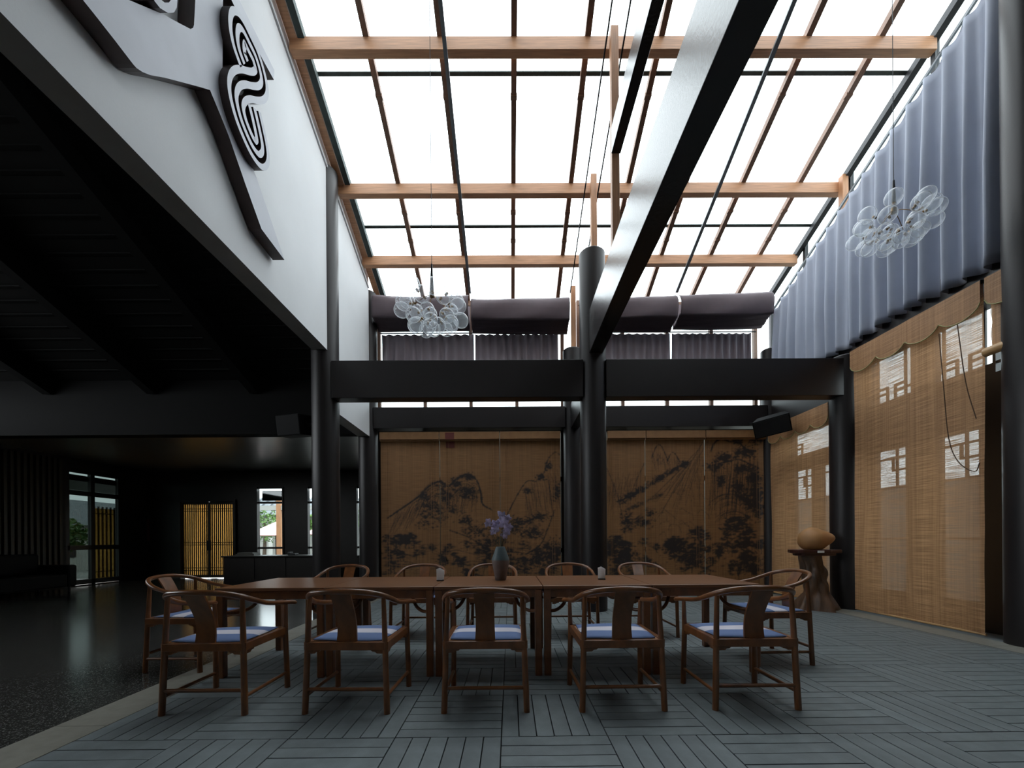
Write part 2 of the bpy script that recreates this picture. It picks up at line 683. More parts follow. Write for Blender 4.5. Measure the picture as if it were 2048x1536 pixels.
def column(x, y, z1, r, label):
    o = MB().lathe([(r * 1.0, 0), (r, z1 - 0.02), (r - 0.02, z1)], 40, (0, 0, 0)).build('round_column', 'dark_paint', smooth=True, loc=(x, y, 0))
    structure(o, label, 'column')
    return o


column(COLX[0], ROW1, 7.0, 0.205, 'dark round column standing at the corner of the white gable wall')
column(COLX[1], ROW1, 5.68, 0.205, 'dark round column carrying the big beam behind the long table')
column(COLX[2] - 0.02, ROW1, 4.0, 0.205, 'dark round column beside the tree root stump')
column(COLX[0] + 0.02, ROW2, 6.2, 0.19, 'dark round column beside the first painted bamboo blind')
column(COLX[1] - 0.03, ROW2, 5.02, 0.19, 'slimmer dark round column between the two painted blind bays')
column(COLX[2], ROW2, 5.0, 0.17, 'dark round column in the corner under the loudspeaker')
column(COLX[2], 4.07, 7.6, 0.21, 'dark round column cut off by the edge of the picture')

b = MB().box(1.245, 1.46, -2.4, 6.2, 4.01, 4.65).build('main_beam', 'beam_paint', bevel=0.006)
structure(b, 'huge dark beam running from the central column overhead', 'beam')
b = MB().box(1.29, 1.404, -2.4, 4.92, 5.90, 6.22).build('upper_beam', 'beam_paint', bevel=0.004)
structure(b, 'slim dark beam above the huge beam ending at a timber post', 'beam')
for xa, xb, lab in ((-2.76, 1.16, 'deep dark cross beam under the first two brown roof shades'), (1.52, 5.30, 'deep dark cross beam reaching the column by the bamboo blind')):
    structure(MB().box(xa, xb, 6.20, 6.42, 3.352, 3.935).build('cross_beam', 'dark_paint', bevel=0.006), lab, 'beam')
for xa, xb, lab in ((-2.75, 1.14, 'shallower dark beam above the first painted bamboo blinds'), (1.48, 5.26, 'shallower dark beam above the painted blinds near the loudspeaker')):
    structure(MB().box(xa, xb, 8.06, 8.30, 3.40, 3.825).build('lintel_beam', 'dark_paint', bevel=0.006), lab, 'beam')
structure(MB().box(1.24, 1.40, 6.52, 8.04, 3.36, 3.85).build('tie_beam', 'dark_paint'), 'short dark tie beam joining the two central columns', 'beam')
structure(MB().box(5.32, 5.48, 6.54, 8.04, 3.36, 3.93).build('tie_beam', 'dark_paint'), 'short dark tie beam above the blind behind the stump', 'beam')
structure(MB().box(5.43, 5.66, -2.4, 8.6, 3.80, 4.36).build('edge_beam', 'dark_paint'), 'dark beam between the blue curtain hem and the bamboo valance', 'beam')

# ------------------------------------------------------------------ white gable wall
top = lambda y: ZR(y) + 0.14
poly = [(XW, -2.4, 4.09), (XW, 6.22, 4.09), (XW, 6.22, 3.225), (XW, 8.02, 3.225), (XW, 8.02, top(8.02)), (XW, -2.4, top(-2.4))]
w = MB()
w.prism(poly, (-0.23, 0, 0), 0)
# soffit faces get the darker material
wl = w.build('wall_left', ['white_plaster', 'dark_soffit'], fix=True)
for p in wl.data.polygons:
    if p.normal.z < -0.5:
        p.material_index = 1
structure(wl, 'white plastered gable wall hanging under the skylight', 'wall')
tr = MB().bar((XW + 0.012, -2.4, top(-2.4) - 0.34), (XW + 0.012, 8.0, top(8.0) - 0.34), 0.024, 0.03).build('trim_3', 'white_plaster')
structure(tr, 'slim white conduit running below the roof edge of the gable wall', 'trim')

# ------------------------------------------------------------------ skylight
ceil = structure(empty('ceiling', (0, 0, 0)), 'sloping glass skylight on timber rafters over the dining tables', 'skylight')
RX = [-1.80, -0.85, 0.10, 1.05, 2.00, 2.95, 3.90, 4.85]
N = Vector((0, SL, 1)).normalized()


def slope_pt(x, y, up=0.0):
    return Vector((x, y, ZR(y))) + N * up


raf0 = None
L_R = (slope_pt(0, YE) - slope_pt(0, YB)).length
for x in RX:
    if raf0 is None:
        m = MB()
        a, c = slope_pt(0, YB, 0.045), slope_pt(0, YE, 0.045)
        m.bar(a, c, 0.075, 0.09)
        raf0 = m.build('rafter', 'timber_rafter', ceil)
        o = raf0
    else:
        o = copy_obj(raf0, ceil)
    o.location = (x, 0, 0)
for x, ww, mm, nm in ((-2.735, 0.11, 'timber', 'edge_board'), (-2.625, 0.085, 'gasket', 'edge_flashing'), (5.56, 0.09, 'dark_metal', 'edge_flashing')):
    MB().bar(slope_pt(x, YB, 0.03), slope_pt(x, YE, 0.03), ww, 0.10).build(nm, mm, ceil)
CB = [5.44, 7.20]
for y in CB:
    p = slope_pt(0, y, 0.105)
    MB().box(-2.6, 5.55, -0.022, 0.022, -0.012, 0.012, Matrix.Translation((0, p.y, p.z)) @ Matrix.Rotation(-SLA, 4, 'X')).build('glazing_bar', 'gasket', ceil)
edges_x = [-2.64] + RX + [5.56]
edges_y = [YB] + CB + [YE]
for i in range(len(edges_x) - 1):
    for j in range(len(edges_y) - 1):
        xa, xb = edges_x[i] + 0.004, edges_x[i + 1] - 0.004
        ya, yb = edges_y[j] + 0.01, edges_y[j + 1] - 0.01
        m = MB()
        q = [slope_pt(xa, ya, 0.1), slope_pt(xb, ya, 0.1), slope_pt(xb, yb, 0.1), slope_pt(xa, yb, 0.1)]
        m.v = [tuple(p) for p in q]
        m.face((0, 1, 2, 3))
        m.build('glass_pane', 'roof_glass', ceil)
m = MB()
m.prism([slope_pt(-2.81, -2.5, 0.0), slope_pt(5.62, -2.5, 0.0), slope_pt(5.62, YB, 0.0), slope_pt(-2.81, YB, 0.0)], (0, 0, 0.16))
structure(m.build('roof_deck', 'dark_ceiling', fix=True), 'dark boarded roof continuing uphill from the skylight', 'roof')
# little dark clips on the rafters
clip = None
for x in RX:
    for y in (5.62, 6.95, 7.38):
        p = slope_pt(x, y, 0.02)
        if clip is None:
            clip = MB().box(-0.045, 0.045, -0.03, 0.03, -0.02, 0.02).build('rafter_clip', 'timber_rafter', ceil)
            o = clip
        else:
            o = copy_obj(clip, ceil)
        o.location = p

# timber purlins across the roof
PUR = [(5.105, 'topmost timber roof beam, crossing above the blue curtain top'), (6.55, 'middle timber roof beam, crossing just in front of the central column'),
       (7.61, 'lowest timber roof beam, just above the brown roof shades')]
for y, lab in PUR:
    zb = ZR(y) - 0.168
    o = MB().box(-2.78, 5.56, 0, 0.105, 0, 0.175).build('timber_beam', 'timber', loc=(0, y, zb), bevel=0.006)
    structure(o, lab, 'roof beam')
    o['group'] = 'timber beams under the skylight'
for y in (4.1,):
    structure(MB().box(-2.78, 5.56, 0, 0.105, 0, 0.175).build('roof_beam', 'timber', loc=(0, y, ZR(y) - 0.168)), 'timber beam crossing the skylight above the camera', 'beam')

# timber posts between beam and roof
for x, y, z0, z1, lab in ((1.35, 4.985, 4.65, 7.52, 'tall timber post rising from the huge beam to the topmost roof beam'),
                          (1.395, 6.45, 5.68, 7.02, 'short timber post on top of the central column'),
                          (1.33, 8.16, 5.02, 6.30, 'timber post on the slim column beside the grey curtains'),
                          (5.51, 6.50, 4.36, 7.05, 'timber post behind the top of the blue curtain')):
    s = 0.047
    tag(MB().box(-s, s, -s, s, 0, z1 - z0).build('timber_post', 'timber_post', loc=(x, y, z0), bevel=0.004), lab, 'post', 'timber posts under the skylight')

# roof shade tracks
for x, wd, lab in ((-0.775, 0.05, 'grey metal shade track between the first two brown shades'), (1.255, 0.018, 'thin dark shade track on the chandelier side of the timber posts'),
                   (1.475, 0.018, 'thin dark shade track on the curtain side of the timber posts'), (3.42, 0.055, 'grey metal shade track reaching the shade next to the blue curtain')):
    m = MB()
    y0, y1 = YB, 8.15
    a, c = slope_pt(x, y0, -0.235), slope_pt(x, y1, -0.235)
    m.bar(a, c, wd, 0.03)
    o = m.build('shade_track', 'steel' if wd > 0.03 else 'dark_metal')
    if wd > 0.03:
        MB().bar(slope_pt(x, y0, -0.20), slope_pt(x, y1, -0.20), 0.014, 0.04).build('track_web', 'dark_metal', o)
    tag(o, lab, 'track', 'shade tracks under the skylight')

# ------------------------------------------------------------------ brown roman shades gathered at the eave
prof = [(8.03, 6.03), (7.96, 5.96), (7.925, 5.87), (7.92, 5.77), (7.93, 5.67), (7.945, 5.60), (7.965, 5.565)]
zz = []
for k in range(8):
    yy = 7.985 + k * 0.041
    zz += [(yy + 0.0, 5.615 - k * 0.012), (yy + 0.032, 5.565 - k * 0.012)]
prof2 = prof + zz + [(8.34, 5.47), (8.34, 6.0)]
SH = [(-2.72, -0.80, 0.03, 'brown roman shade folded below the skylight by the white wall'), (-0.75, 1.23, -0.03, 'brown roman shade folded behind the bubble chandelier and central column'),
      (1.50, 3.395, 0.0, 'brown roman shade folded behind the huge slanting beam'), (3.445, 5.32, 0.05, 'brown roman shade folded against the blue curtain')]
for si, (xa, xb, dz, lab) in enumerate(SH):
    n = 40
    rg = random.Random(si)
    ph = rg.uniform(0, 6)
    m = MB()

    def P(i, j):
        t = i / (n - 1)
        y, z = prof2[j]
        sag = 0.022 * math.sin(PI * t) * (1 if j < 7 else 0.5) + 0.012 * math.sin(5 * t + ph + j * 0.4)
        return (xa + (xb - xa) * t, y + 0.012 * math.sin(9 * t + ph + j), z + dz - sag + (0.04 * (t - 0.5) if si == 3 else 0))
    m.grid(P, n, len(prof2))
    o = m.build('roman_shade', 'shade_fabric', smooth='all')
    so = o.modifiers.new('thick', 'SOLIDIFY')
    so.thickness = 0.006
    tag(o, lab, 'shade', 'brown roman shades at the low end of the skylight')

# ------------------------------------------------------------------ glazed band above the far beam with grey curtains
wn = 1
for bi, (xa, xb) in enumerate(((-2.75, 1.14), (1.48, 5.26))):
    e = structure(empty('window_%d' % wn, (0, 0, 0)), 'high window band behind the grey curtains, bay %s' % ('beside the white wall' if bi == 0 else 'beside the blue curtain'), 'window')
    wn += 1
    n = 4
    for k in range(n + 1):
        x = xa + (xb - xa) * k / n
        MB().box(x - 0.035, x + 0.035, 8.44, 8.52, 3.83, 6.2).build('mullion', 'timber_rafter', e)
    for z in (3.85, 6.12):
        MB().box(xa, xb, 8.43, 8.53, z - 0.03, z + 0.03).build('window_rail', 'timber_rafter', e)
    for k in range(n):
        x0 = xa + (xb - xa) * k / n + 0.035
        x1 = xa + (xb - xa) * (k + 1) / n - 0.035
        MB().box(x0, x1, 8.475, 8.485, 3.88, 6.09).build('window_pane', 'window_glass', e)


def curtain(name, path, zt, zb, folds, amp, m, seed, nz=14, hookdip=0.03, per=10):
    """path(t)->(point, normal) on the rail, zt(t), zb(t); gathered cloth with soft irregular folds"""
    rg = random.Random(seed)
    ph = [rg.uniform(-0.25, 0.25) for _ in range(folds + 3)]
    am = [rg.uniform(0.6, 1.25) for _ in range(folds + 3)]
    split = [rg.random() < 0.35 for _ in range(folds + 3)]
    nu = folds * per + 1
    mb = MB()

    def P(i, j):
        t = i / (nu - 1)
        s = j / (nz - 1)
        f = t * folds
        k = int(f)
        loc = f - k
        a = am[k] * (1 - loc) + am[k + 1] * loc
        wv = math.sin(2 * PI * (f + ph[k] * (1 - loc) * s + ph[k + 1] * loc * s))
        sharp = math.copysign(abs(wv) ** 0.75, wv)
        w2 = math.sin(4 * PI * f + 1.0) * (0.35 if split[k] else 0.08)
        grow = 0.35 + 0.65 * min(1, s * 1.6)
        p, nrm = path(t)
        z0, z1 = zt(t), zb(t)
        dip = hookdip * (0.5 - 0.5 * math.cos(2 * PI * f)) * (1 - s) ** 2
        z = z0 + (z1 - z0) * s - dip + (0.012 * math.sin(3.1 * f + 2) * s)
        q = p + nrm * (amp * a * grow * (sharp + w2))
        return (q.x, q.y, z)
    mb.grid(P, nu, nz)
    o = mb.build(name, m, smooth='all')
    so = o.modifiers.new('thick', 'SOLIDIFY')
    so.thickness = 0.004
    return o


GC = [(-2.66, -0.73, 'grey pleated curtain in the high window beside the white wall'), (-0.70, 1.04, 'grey pleated curtain in the high window behind the slim column'),
      (1.52, 3.40, 'grey pleated curtain in the high window behind the huge beam end'), (3.44, 5.12, 'grey pleated curtain in the high window beside the blue curtain')]
for k, (xa, xb, lab) in enumerate(GC):
    o = curtain('grey_curtain', lambda t, xa=xa, xb=xb: (Vector((xa + (xb - xa) * t, 8.37, 0)), Vector((0, 1, 0))), lambda t: 5.45, lambda t: 4.16, 11, 0.036, 'grey_curtain', 20 + k, nz=10, hookdip=0.02, per=12)
    tag(o, lab, 'curtain', 'grey curtains above the far beam')
for xa, xb, lab in ((-2.70, 1.10, 'thin curtain rod above the grey curtains by the white wall'), (1.50, 5.22, 'thin curtain rod above the grey curtains by the blue curtain')):
    tag(MB().tube([(xa, 8.37, 5.475), (xb, 8.37, 5.475)], 0.012, 8).build('curtain_rod', 'dark_metal'), lab, 'curtain rod')

# ------------------------------------------------------------------ blue curtain along the glazed side
RY0, RZ0, RY1, RZ1 = 3.2, 7.82, 8.05, 5.74


def rail_z(y):
    return RZ0 + (RZ1 - RZ0) * (y - RY0) / (RY1 - RY0)


o = curtain('blue_curtain', lambda t: (Vector((5.36, 3.3 + 4.72 * t, 0)), Vector((1, 0, 0))), lambda t: rail_z(3.3 + 4.72 * t) - 0.03,
            lambda t: 4.15 + 0.03 * math.sin(t * 17), 21, 0.085, 'blue_curtain', 77, nz=26, hookdip=0.055, per=14)
tag(o, 'long pale blue-grey curtain hanging from a sloping rail over the blinds', 'curtain')
rail = empty('curtain_rail', (5.37, RY0, RZ0))
for dx, dz, ww in ((0.0, 0.0, 0.03), (0.05, 0.07, 0.022), (0.10, 0.16, 0.03)):
    MB().bar((dx, 0, dz), (dx, RY1 - RY0, RZ1 - RZ0 + dz), ww, 0.03).build('rail_bar', 'steel' if dx < 0.08 else 'dark_metal', rail)
hk = None
for k in range(21):
    y = 3.3 + 4.72 * (k) / 21
    if hk is None:
        hk = MB().tube([(0, 0, -0.075), (0, 0, 0)], 0.006, 6).build('curtain_hook', 'steel', rail)
        h = hk
    else:
        h = copy_obj(hk, rail)
    h.location = (-0.005, y - RY0, rail_z(y) - RZ0)
tag(rail, 'sloping grey metal rail with hooks carrying the blue curtain', 'curtain rail')

# glazed clerestory behind the blue curtain
e = structure(empty('window_%d' % wn), 'tall side glazing behind the blue curtain', 'window')
wn += 1
for y in (3.4, 4.6, 5.2, 6.5, 7.5, 8.5):
    MB().box(5.60, 5.66, y - 0.03, y + 0.03, 4.36, ZR(y) + 0.08).build('mullion', 'dark_metal', e)
ys = [3.4, 4.6, 5.2, 6.5, 7.5, 8.5]
for a, c in zip(ys[:-1], ys[1:]):
    m = MB()
    m.prism([(5.63, a + 0.03, 4.36), (5.63, c - 0.03, 4.36), (5.63, c - 0.03, ZR(c) + 0.05), (5.63, a + 0.03, ZR(a) + 0.05)], (0.008, 0, 0))
    m.build('window_pane', 'window_glass', e, fix=True)

# ------------------------------------------------------------------ side window wall behind the bamboo blinds


def wall_with_holes(x0, x1, ya, yb, za, zb, holes):
    """boxes filling (ya..yb, za..zb) except rectangular holes; x thickness"""
    ysx = sorted({ya, yb} | {h[0] for h in holes} | {h[1] for h in holes})
    zsx = sorted({za, zb} | {h[2] for h in holes} | {h[3] for h in holes})
    m = MB()
    for a, c in zip(ysx[:-1], ysx[1:]):
        for d, f in zip(zsx[:-1], zsx[1:]):
            my, mz = (a + c) / 2, (d + f) / 2
            if not any(h[0] < my < h[1] and h[2] < mz < h[3] for h in holes):
                m.box(x0, x1, a, c, d, f)
    return m


HOLES = [(4.58, 5.20, 3.14, 3.80), (5.52, 6.12, 3.14, 3.80), (4.72, 5.16, 0.35, 2.42), (5.60, 6.06, 0.35, 2.42),
         (6.60, 7.85, 2.72, 3.12), (6.68, 7.12, 0.35, 2.42), (7.36, 7.80, 0.35, 2.42), (3.1, 3.9, 3.02, 3.80), (4.20, 4.55, 3.02, 3.80)]
wr = wall_with_holes(5.60, 5.68, -2.4, 8.6, 0.0, 3.80, HOLES).box(5.60, 5.68, -2.4, 3.4, 4.36, 8.2).build('wall_right', 'dark_wood')
structure(wr, 'dark timber window wall seen through the bamboo blinds', 'wall')
for h in HOLES:
    e = structure(empty('window_%d' % wn, (5.64, (h[0] + h[1]) / 2, h[2])), 'fretwork window pane behind the bamboo blind', 'window')
    wn += 1
    hy, hz = (h[1] - h[0]) / 2, h[3] - h[2]
    MB().box(-0.004, 0.004, -hy, hy, 0, hz).build('window_pane', 'window_glass', e)
    t = 0.014
    if hz < 1.0:
        ins = 0.09
        segs = [((-hy + ins), 0, (-hy + ins), hz), ((hy - ins), 0, (hy - ins), hz), (-hy, ins * 1.3, -hy + 0.24, ins * 1.3), (hy, ins * 1.3, hy - 0.24, ins * 1.3), (-hy + 0.24, 0, -hy + 0.24, ins * 2.2), (hy - 0.24, 0, hy - 0.24, ins * 2.2),
                (-hy + ins, ins * 2.2, -hy + 0.24, ins * 2.2), (hy - ins, ins * 2.2, hy - 0.24, ins * 2.2)]
    else:
        segs = [(-hy, 1.50, hy, 1.50), (-hy, 0.75, hy, 0.75), (-hy + 0.14, 1.5, -hy + 0.14, hz), (-hy, hz - 0.14, hy, hz - 0.14), (-hy, hz - 0.32, -hy + 0.2, hz - 0.32), (-hy + 0.2, hz - 0.32, -hy + 0.2, hz - 0.14)]
    for (a, z0, c, z1) in segs:
        MB().box(-0.03, -0.006, min(a, c) - t, max(a, c) + t, max(0, min(z0, z1) - t), min(hz, max(z0, z1) + t)).build('muntin', 'dark_wood', e)


def sheet(n_w, n_h, width, height, belly=0.0, seed=0, th=0.0):
    m = MB()

    def P(i, j):
        u, s = i / (n_w - 1), j / (n_h - 1)
        w_ = belly * mnoise.noise(Vector((u * 3 + seed, s * 2.2, seed * 1.7)))
        edge = 0.012 * mnoise.noise(Vector((seed * 3.1, s * 7, 0.5)))
        return (-width / 2 + width * u + edge, w_, height * s)
    m.grid(P, n_w, n_h)
    return m


def side_blind(ya, yb, z0, z1, lab, seed, valance=True, rolled=False, vlab=''):
    cy = (ya + yb) / 2
    root = empty('bamboo_blind', (5.29, cy, 0), PI / 2)
    wd = yb - ya
    sheet(12, 40, wd, z1 - z0, 0.03, seed).build('blind_sheet', 'bamboo_blind', root, smooth='all', loc=(0, -0.0, z0))
    if valance:
        m = MB()
        nu = 72
        scal = max(2, round(wd / 0.41))

        def P(i, j):
            u = i / (nu - 1)
            f = (u * scal) % 1.0
            zb = z1 - 0.22 - 0.12 * math.sqrt(max(0.0, math.sin(PI * f)))
            return (-wd / 2 - 0.01 + (wd + 0.02) * u, 0.05 - 0.012 * mnoise.noise(Vector((u * 6, j, seed))), zb if j == 0 else z1 + 0.02)
        m.grid(P, nu, 2)
        v = m.build('valance', 'bamboo_valance', root)
        so = v.modifiers.new('thick', 'SOLIDIFY')
        so.thickness = 0.006
        pts = [Vector(P(i, 0)) + Vector((0, 0.004, 0)) for i in range(nu)]
        MB().tube(pts, 0.006, 6).build('valance_piping', 'edge_gold', v)
    MB().box(-wd / 2, wd / 2, -0.02, 0.04, z1 + 0.0, z1 + 0.035).build('head_rail', 'dark_wood', root)
    if rolled:
        MB().tube([(-wd / 2 - 0.03, 0.02, z0), (wd / 2 + 0.03, 0.02, z0)], 0.05, 14).build('rolled_end', 'bamboo_pole', root, smooth=True)
    else:
        MB().tube([(-wd / 2, 0.0, z0), (wd / 2, 0.0, z0)], 0.013, 8).build('bottom_batten', 'bamboo_pole', root, smooth=True)
    tag(root, lab, 'blind', 'bamboo blinds on the window side')
    return root


bl = side_blind(4.40, 6.07, 0.035, 3.95, 'large full-length bamboo blind with scalloped valance nearest the dark edge column', 1)
for k, (pts) in enumerate((((-0.42, 3.6), (-0.47, 2.9), (-0.52, 2.3), (-0.62, 2.0), (-0.78, 1.86), (-0.83, 1.95)), ((-0.62, 3.6), (-0.70, 2.9), (-0.80, 2.45)))):
    MB().tube(catmull([(x, 0.055, z) for x, z in pts], 5), 0.005, 6).build('pull_cord', 'cord_brown', bl)
side_blind(6.52, 8.02, 0.035, 3.33, 'full-length bamboo blind behind the tree root stump', 3)
side_blind(2.3, 4.34, 3.16, 3.95, 'half-raised bamboo blind with rolled end behind the edge column', 5, rolled=True)

# ------------------------------------------------------------------ painted bamboo blinds at the far side
INKX0, INKX1, INKY0, INKY1 = 755, 1540, 860, 1180
S = 1.0
ink = np.zeros((INKY1 - INKY0, INKX1 - INKX0), dtype=np.float32)
yy_, xx_ = np.mgrid[INKY0:INKY1, INKX0:INKX1].astype(np.float32)
rgi = random.Random(42)


def dab(x, y, r, a, ar=1.0, ang=0.0):
    R_ = int(r * 3 + 2)
    x0, x1 = max(0, int(x) - INKX0 - R_), min(ink.shape[1], int(x) - INKX0 + R_)
    y0, y1 = max(0, int(y) - INKY0 - R_), min(ink.shape[0], int(y) - INKY0 + R_)
    if x1 <= x0 or y1 <= y0:
        return
    dx, dy = xx_[y0:y1, x0:x1] - x, yy_[y0:y1, x0:x1] - y
    c, s_ = math.cos(ang), math.sin(ang)
    u, v = (dx * c + dy * s_) / (r * ar), (-dx * s_ + dy * c) / r
    g = a * np.exp(-(u * u + v * v))
    sub = ink[y0:y1, x0:x1]
    ink[y0:y1, x0:x1] = sub + g * (1 - sub)


def stroke(pts, w=1.0, a=0.6, jit=0.8):
    P = catmull([(x, y, 0) for x, y in pts], 8)
    for p, q in zip(P[:-1], P[1:]):
        L_ = (q - p).length
        n = max(1, int(L_ / 0.8))
        for k in range(n):
            m_ = p.lerp(q, k / n)
            dab(m_.x + rgi.gauss(0, jit * 0.5), m_.y + rgi.gauss(0, jit * 0.5), w * rgi.uniform(0.6, 1.3), a * rgi.uniform(0.4, 1.0))


def tree(x, y, s, a=0.75, n=26):
    """a clump of horizontal leaf dabs over a short trunk"""
    stroke([(x, y + s), (x + rgi.uniform(-1, 1), y + s * 0.2)], 0.9, a * 0.8)
    for _ in range(n):
        t = rgi.random()
        dab(x + rgi.gauss(0, s * 0.42 * (0.4 + t)), y - s * 0.6 + t * s * 1.1, rgi.uniform(0.9, 1.9), a * rgi.uniform(0.3, 1.0), rgi.uniform(1.5, 3.2), rgi.gauss(0, 0.2))


def clump(x, y, rx, ry, n, a=0.7):
    for _ in range(int(n * 2.0)):
        dab(x + rgi.gauss(0, rx * 0.62), y + rgi.gauss(0, ry * 0.62), rgi.uniform(0.7, 1.6), a * rgi.uniform(0.3, 1.0), rgi.uniform(1.2, 2.8), rgi.gauss(0, 0.5))


def slope_lines(x0, y0, x1, y1, n, dx, dy, a=0.3):
    """texture strokes hanging from the ridge x0,y0 -> x1,y1"""
    for _ in range(int(n * 1.8)):
        t = rgi.random()
        x, y = x0 + (x1 - x0) * t, y0 + (y1 - y0) * t
        k = rgi.uniform(0.3, 1.0)
        o_ = rgi.uniform(0, 0.6)
        stroke([(x + dx * o_, y + dy * o_), (x + dx * (o_ + k * 0.5) + rgi.gauss(0, 2), y + dy * (o_ + k * 0.5)), (x + dx * (o_ + k), y + dy * (o_ + k))], 0.7, a, 0.4)


# first bay: two rounded hills with trees along the ridges
stroke([(775, 1035), (800, 1018), (838, 992), (858, 972), (880, 962), (898, 972), (915, 956), (938, 948), (955, 962), (962, 985), (966, 1008), (985, 1020)], 1.4, 0.75)
for cx_, cy_, rr, n_ in ((930, 1000, 44, 26), (878, 1010, 44, 24), (850, 1040, 40, 14)):
    for _ in range(n_):
        r_ = rr * rgi.uniform(0.35, 1.0)
        a0 = rgi.uniform(3.3, 5.6)
        stroke([(cx_ + r_ * math.cos(a0 + t) * 0.9, cy_ + r_ * math.sin(a0 + t) * 1.1) for t in (0, 0.35, 0.7, 1.05)], 0.8, 0.5)
stroke([(838, 992), (852, 1000), (870, 990), (895, 985)], 1.1, 0.6)
slope_lines(860, 975, 960, 965, 34, -6, 52, 0.42)
slope_lines(800, 1015, 870, 970, 26, -22, 50, 0.38)
for x, y, rx, ry, n in ((846, 990, 9, 7, 26), (884, 968, 10, 7, 26), (912, 966, 9, 10, 40), (938, 952, 9, 6, 30), (936, 986, 14, 10, 60), (896, 992, 12, 12, 44), (862, 1012, 14, 10, 40), (905, 1018, 10, 8, 26), (852, 1040, 12, 18, 50), (880, 1030, 12, 16, 40)):
    clump(x, y, rx, ry, n)
stroke([(1012, 1035), (1030, 1000), (1044, 976), (1056, 962), (1075, 962), (1088, 948), (1096, 922), (1103, 912), (1112, 905), (1121, 910)], 1.1, 0.65)
slope_lines(1044, 976, 1121, 925, 34, 10, 70, 0.32)
for x, y, rx, ry, n in ((1099, 932, 6, 7, 24), (1082, 954, 7, 7, 24), (1056, 982, 7, 6, 18), (1115, 985, 8, 14, 34), (1040, 1044, 24, 7, 60), (1080, 1034, 18, 7, 46), (1064, 1066, 20, 12, 80), (1030, 1056, 14, 8, 40), (950, 1062, 22, 10, 60), (984, 1082, 26, 9, 70), (930, 1040, 12, 10, 40)):
    clump(x, y, rx, ry, n, 0.8)
stroke([(900, 1060), (940, 1075), (980, 1100), (1040, 1105)], 1.2, 0.5)
stroke([(1110, 1020), (1095, 1060), (1080, 1090), (1050, 1110)], 1.2, 0.6)
for _ in range(60):
    x = rgi.uniform(765, 1120)
    tree(x, rgi.uniform(1088, 1150) if x > 850 else rgi.uniform(1065, 1140), rgi.uniform(9, 17), 0.72, 20)
for x in (792, 800, 818, 776, 812):
    tree(x, 1078, 18, 0.85, 34)
clump(1080, 1120, 30, 18, 170, 0.85)
clump(1110, 1105, 12, 24, 80, 0.85)
for _ in range(40):
    x, y = rgi.uniform(765, 1118), rgi.uniform(1085, 1150)
    stroke([(x, y), (x + rgi.uniform(10, 30), y + rgi.uniform(-6, 6)), (x + rgi.uniform(30, 60), y + rgi.uniform(-8, 10))], 0.8, 0.4)
# second bay: a long slanting shoulder, small far peaks and a dark wooded massif
stroke([(1305, 918), (1312, 900), (1320, 891), (1328, 900), (1338, 925)], 1.0, 0.7)
stroke([(1336, 924), (1345, 908), (1352, 910), (1362, 926)], 1.0, 0.7)
slope_lines(1306, 905, 1360, 915, 20, 4, 28, 0.35)
stroke([(1215, 938), (1226, 965), (1238, 1000), (1246, 1040)], 0.9, 0.55)
stroke([(1290, 928), (1276, 958), (1264, 986)], 0.9, 0.5)
slope_lines(1218, 950, 1285, 940, 26, -6, 60, 0.3)
for k in range(60):
    t = rgi.random()
    clump(1240 + 134 * t, 1006 - 78 * t, 6, 5, 5, 0.6)
for k in range(26):
    t = rgi.random()
    clump(1250 + 80 * t, 1024 - 36 * t, 6, 4, 3, 0.4)
clump(1254, 1048, 10, 16, 70, 0.85)
clump(1285, 1046, 18, 10, 70, 0.75)
clump(1302, 1028, 8, 8, 26, 0.75)
stroke([(1376, 930), (1388, 920), (1400, 900), (1412, 880), (1420, 868)], 1.0, 0.55)
for _ in range(58):
    t = rgi.random()
    x, y = 1372 + 56 * t, 934 - 64 * t
    fan = rgi.uniform(-1.05, 0.15)
    o_, k = rgi.uniform(0, 70), rgi.uniform(30, 90)
    dxn, dyn = fan / math.hypot(fan, 1), 1 / math.hypot(fan, 1)
    stroke([(x + dxn * o_, y + dyn * o_), (x + dxn * (o_ + k / 2) + rgi.gauss(0, 2.5), y + dyn * (o_ + k / 2)), (x + dxn * (o_ + k), y + dyn * (o_ + k))], 0.65, 0.34, 0.5)
for _ in range(16):
    x, y = rgi.uniform(1310, 1410), rgi.uniform(985, 1075)
    stroke([(x, y), (x + rgi.uniform(4, 14), y - rgi.uniform(2, 8)), (x + rgi.uniform(12, 24), y + rgi.uniform(-6, 6)), (x + rgi.uniform(16, 30), y + rgi.uniform(4, 16))], 0.7, 0.42)
stroke([(1424, 905), (1432, 888), (1446, 880), (1462, 886), (1480, 888), (1496, 902), (1516, 905)], 1.5, 0.8)
stroke([(1440, 930), (1462, 925), (1480, 922), (1500, 930), (1522, 940)], 1.3, 0.7)
slope_lines(1430, 905, 1524, 910, 60, -10, 110, 0.42)
for x, y, rx, ry, n in ((1452, 918, 12, 7, 60), (1478, 882, 10, 8, 40), (1492, 908, 18, 9, 90), (1430, 936, 12, 8, 50), (1445, 964, 8, 10, 40), (1490, 940, 16, 7, 70), (1510, 958, 12, 10, 80), (1480, 978, 12, 10, 50), (1516, 990, 10, 14, 80), (1506, 1012, 12, 12, 70), (1520, 1024, 8, 16, 60), (1490, 1000, 10, 10, 40), (1518, 880, 12, 8, 60), (1470, 872, 10, 4, 30)):
    clump(x, y, rx, ry, n, 0.9)
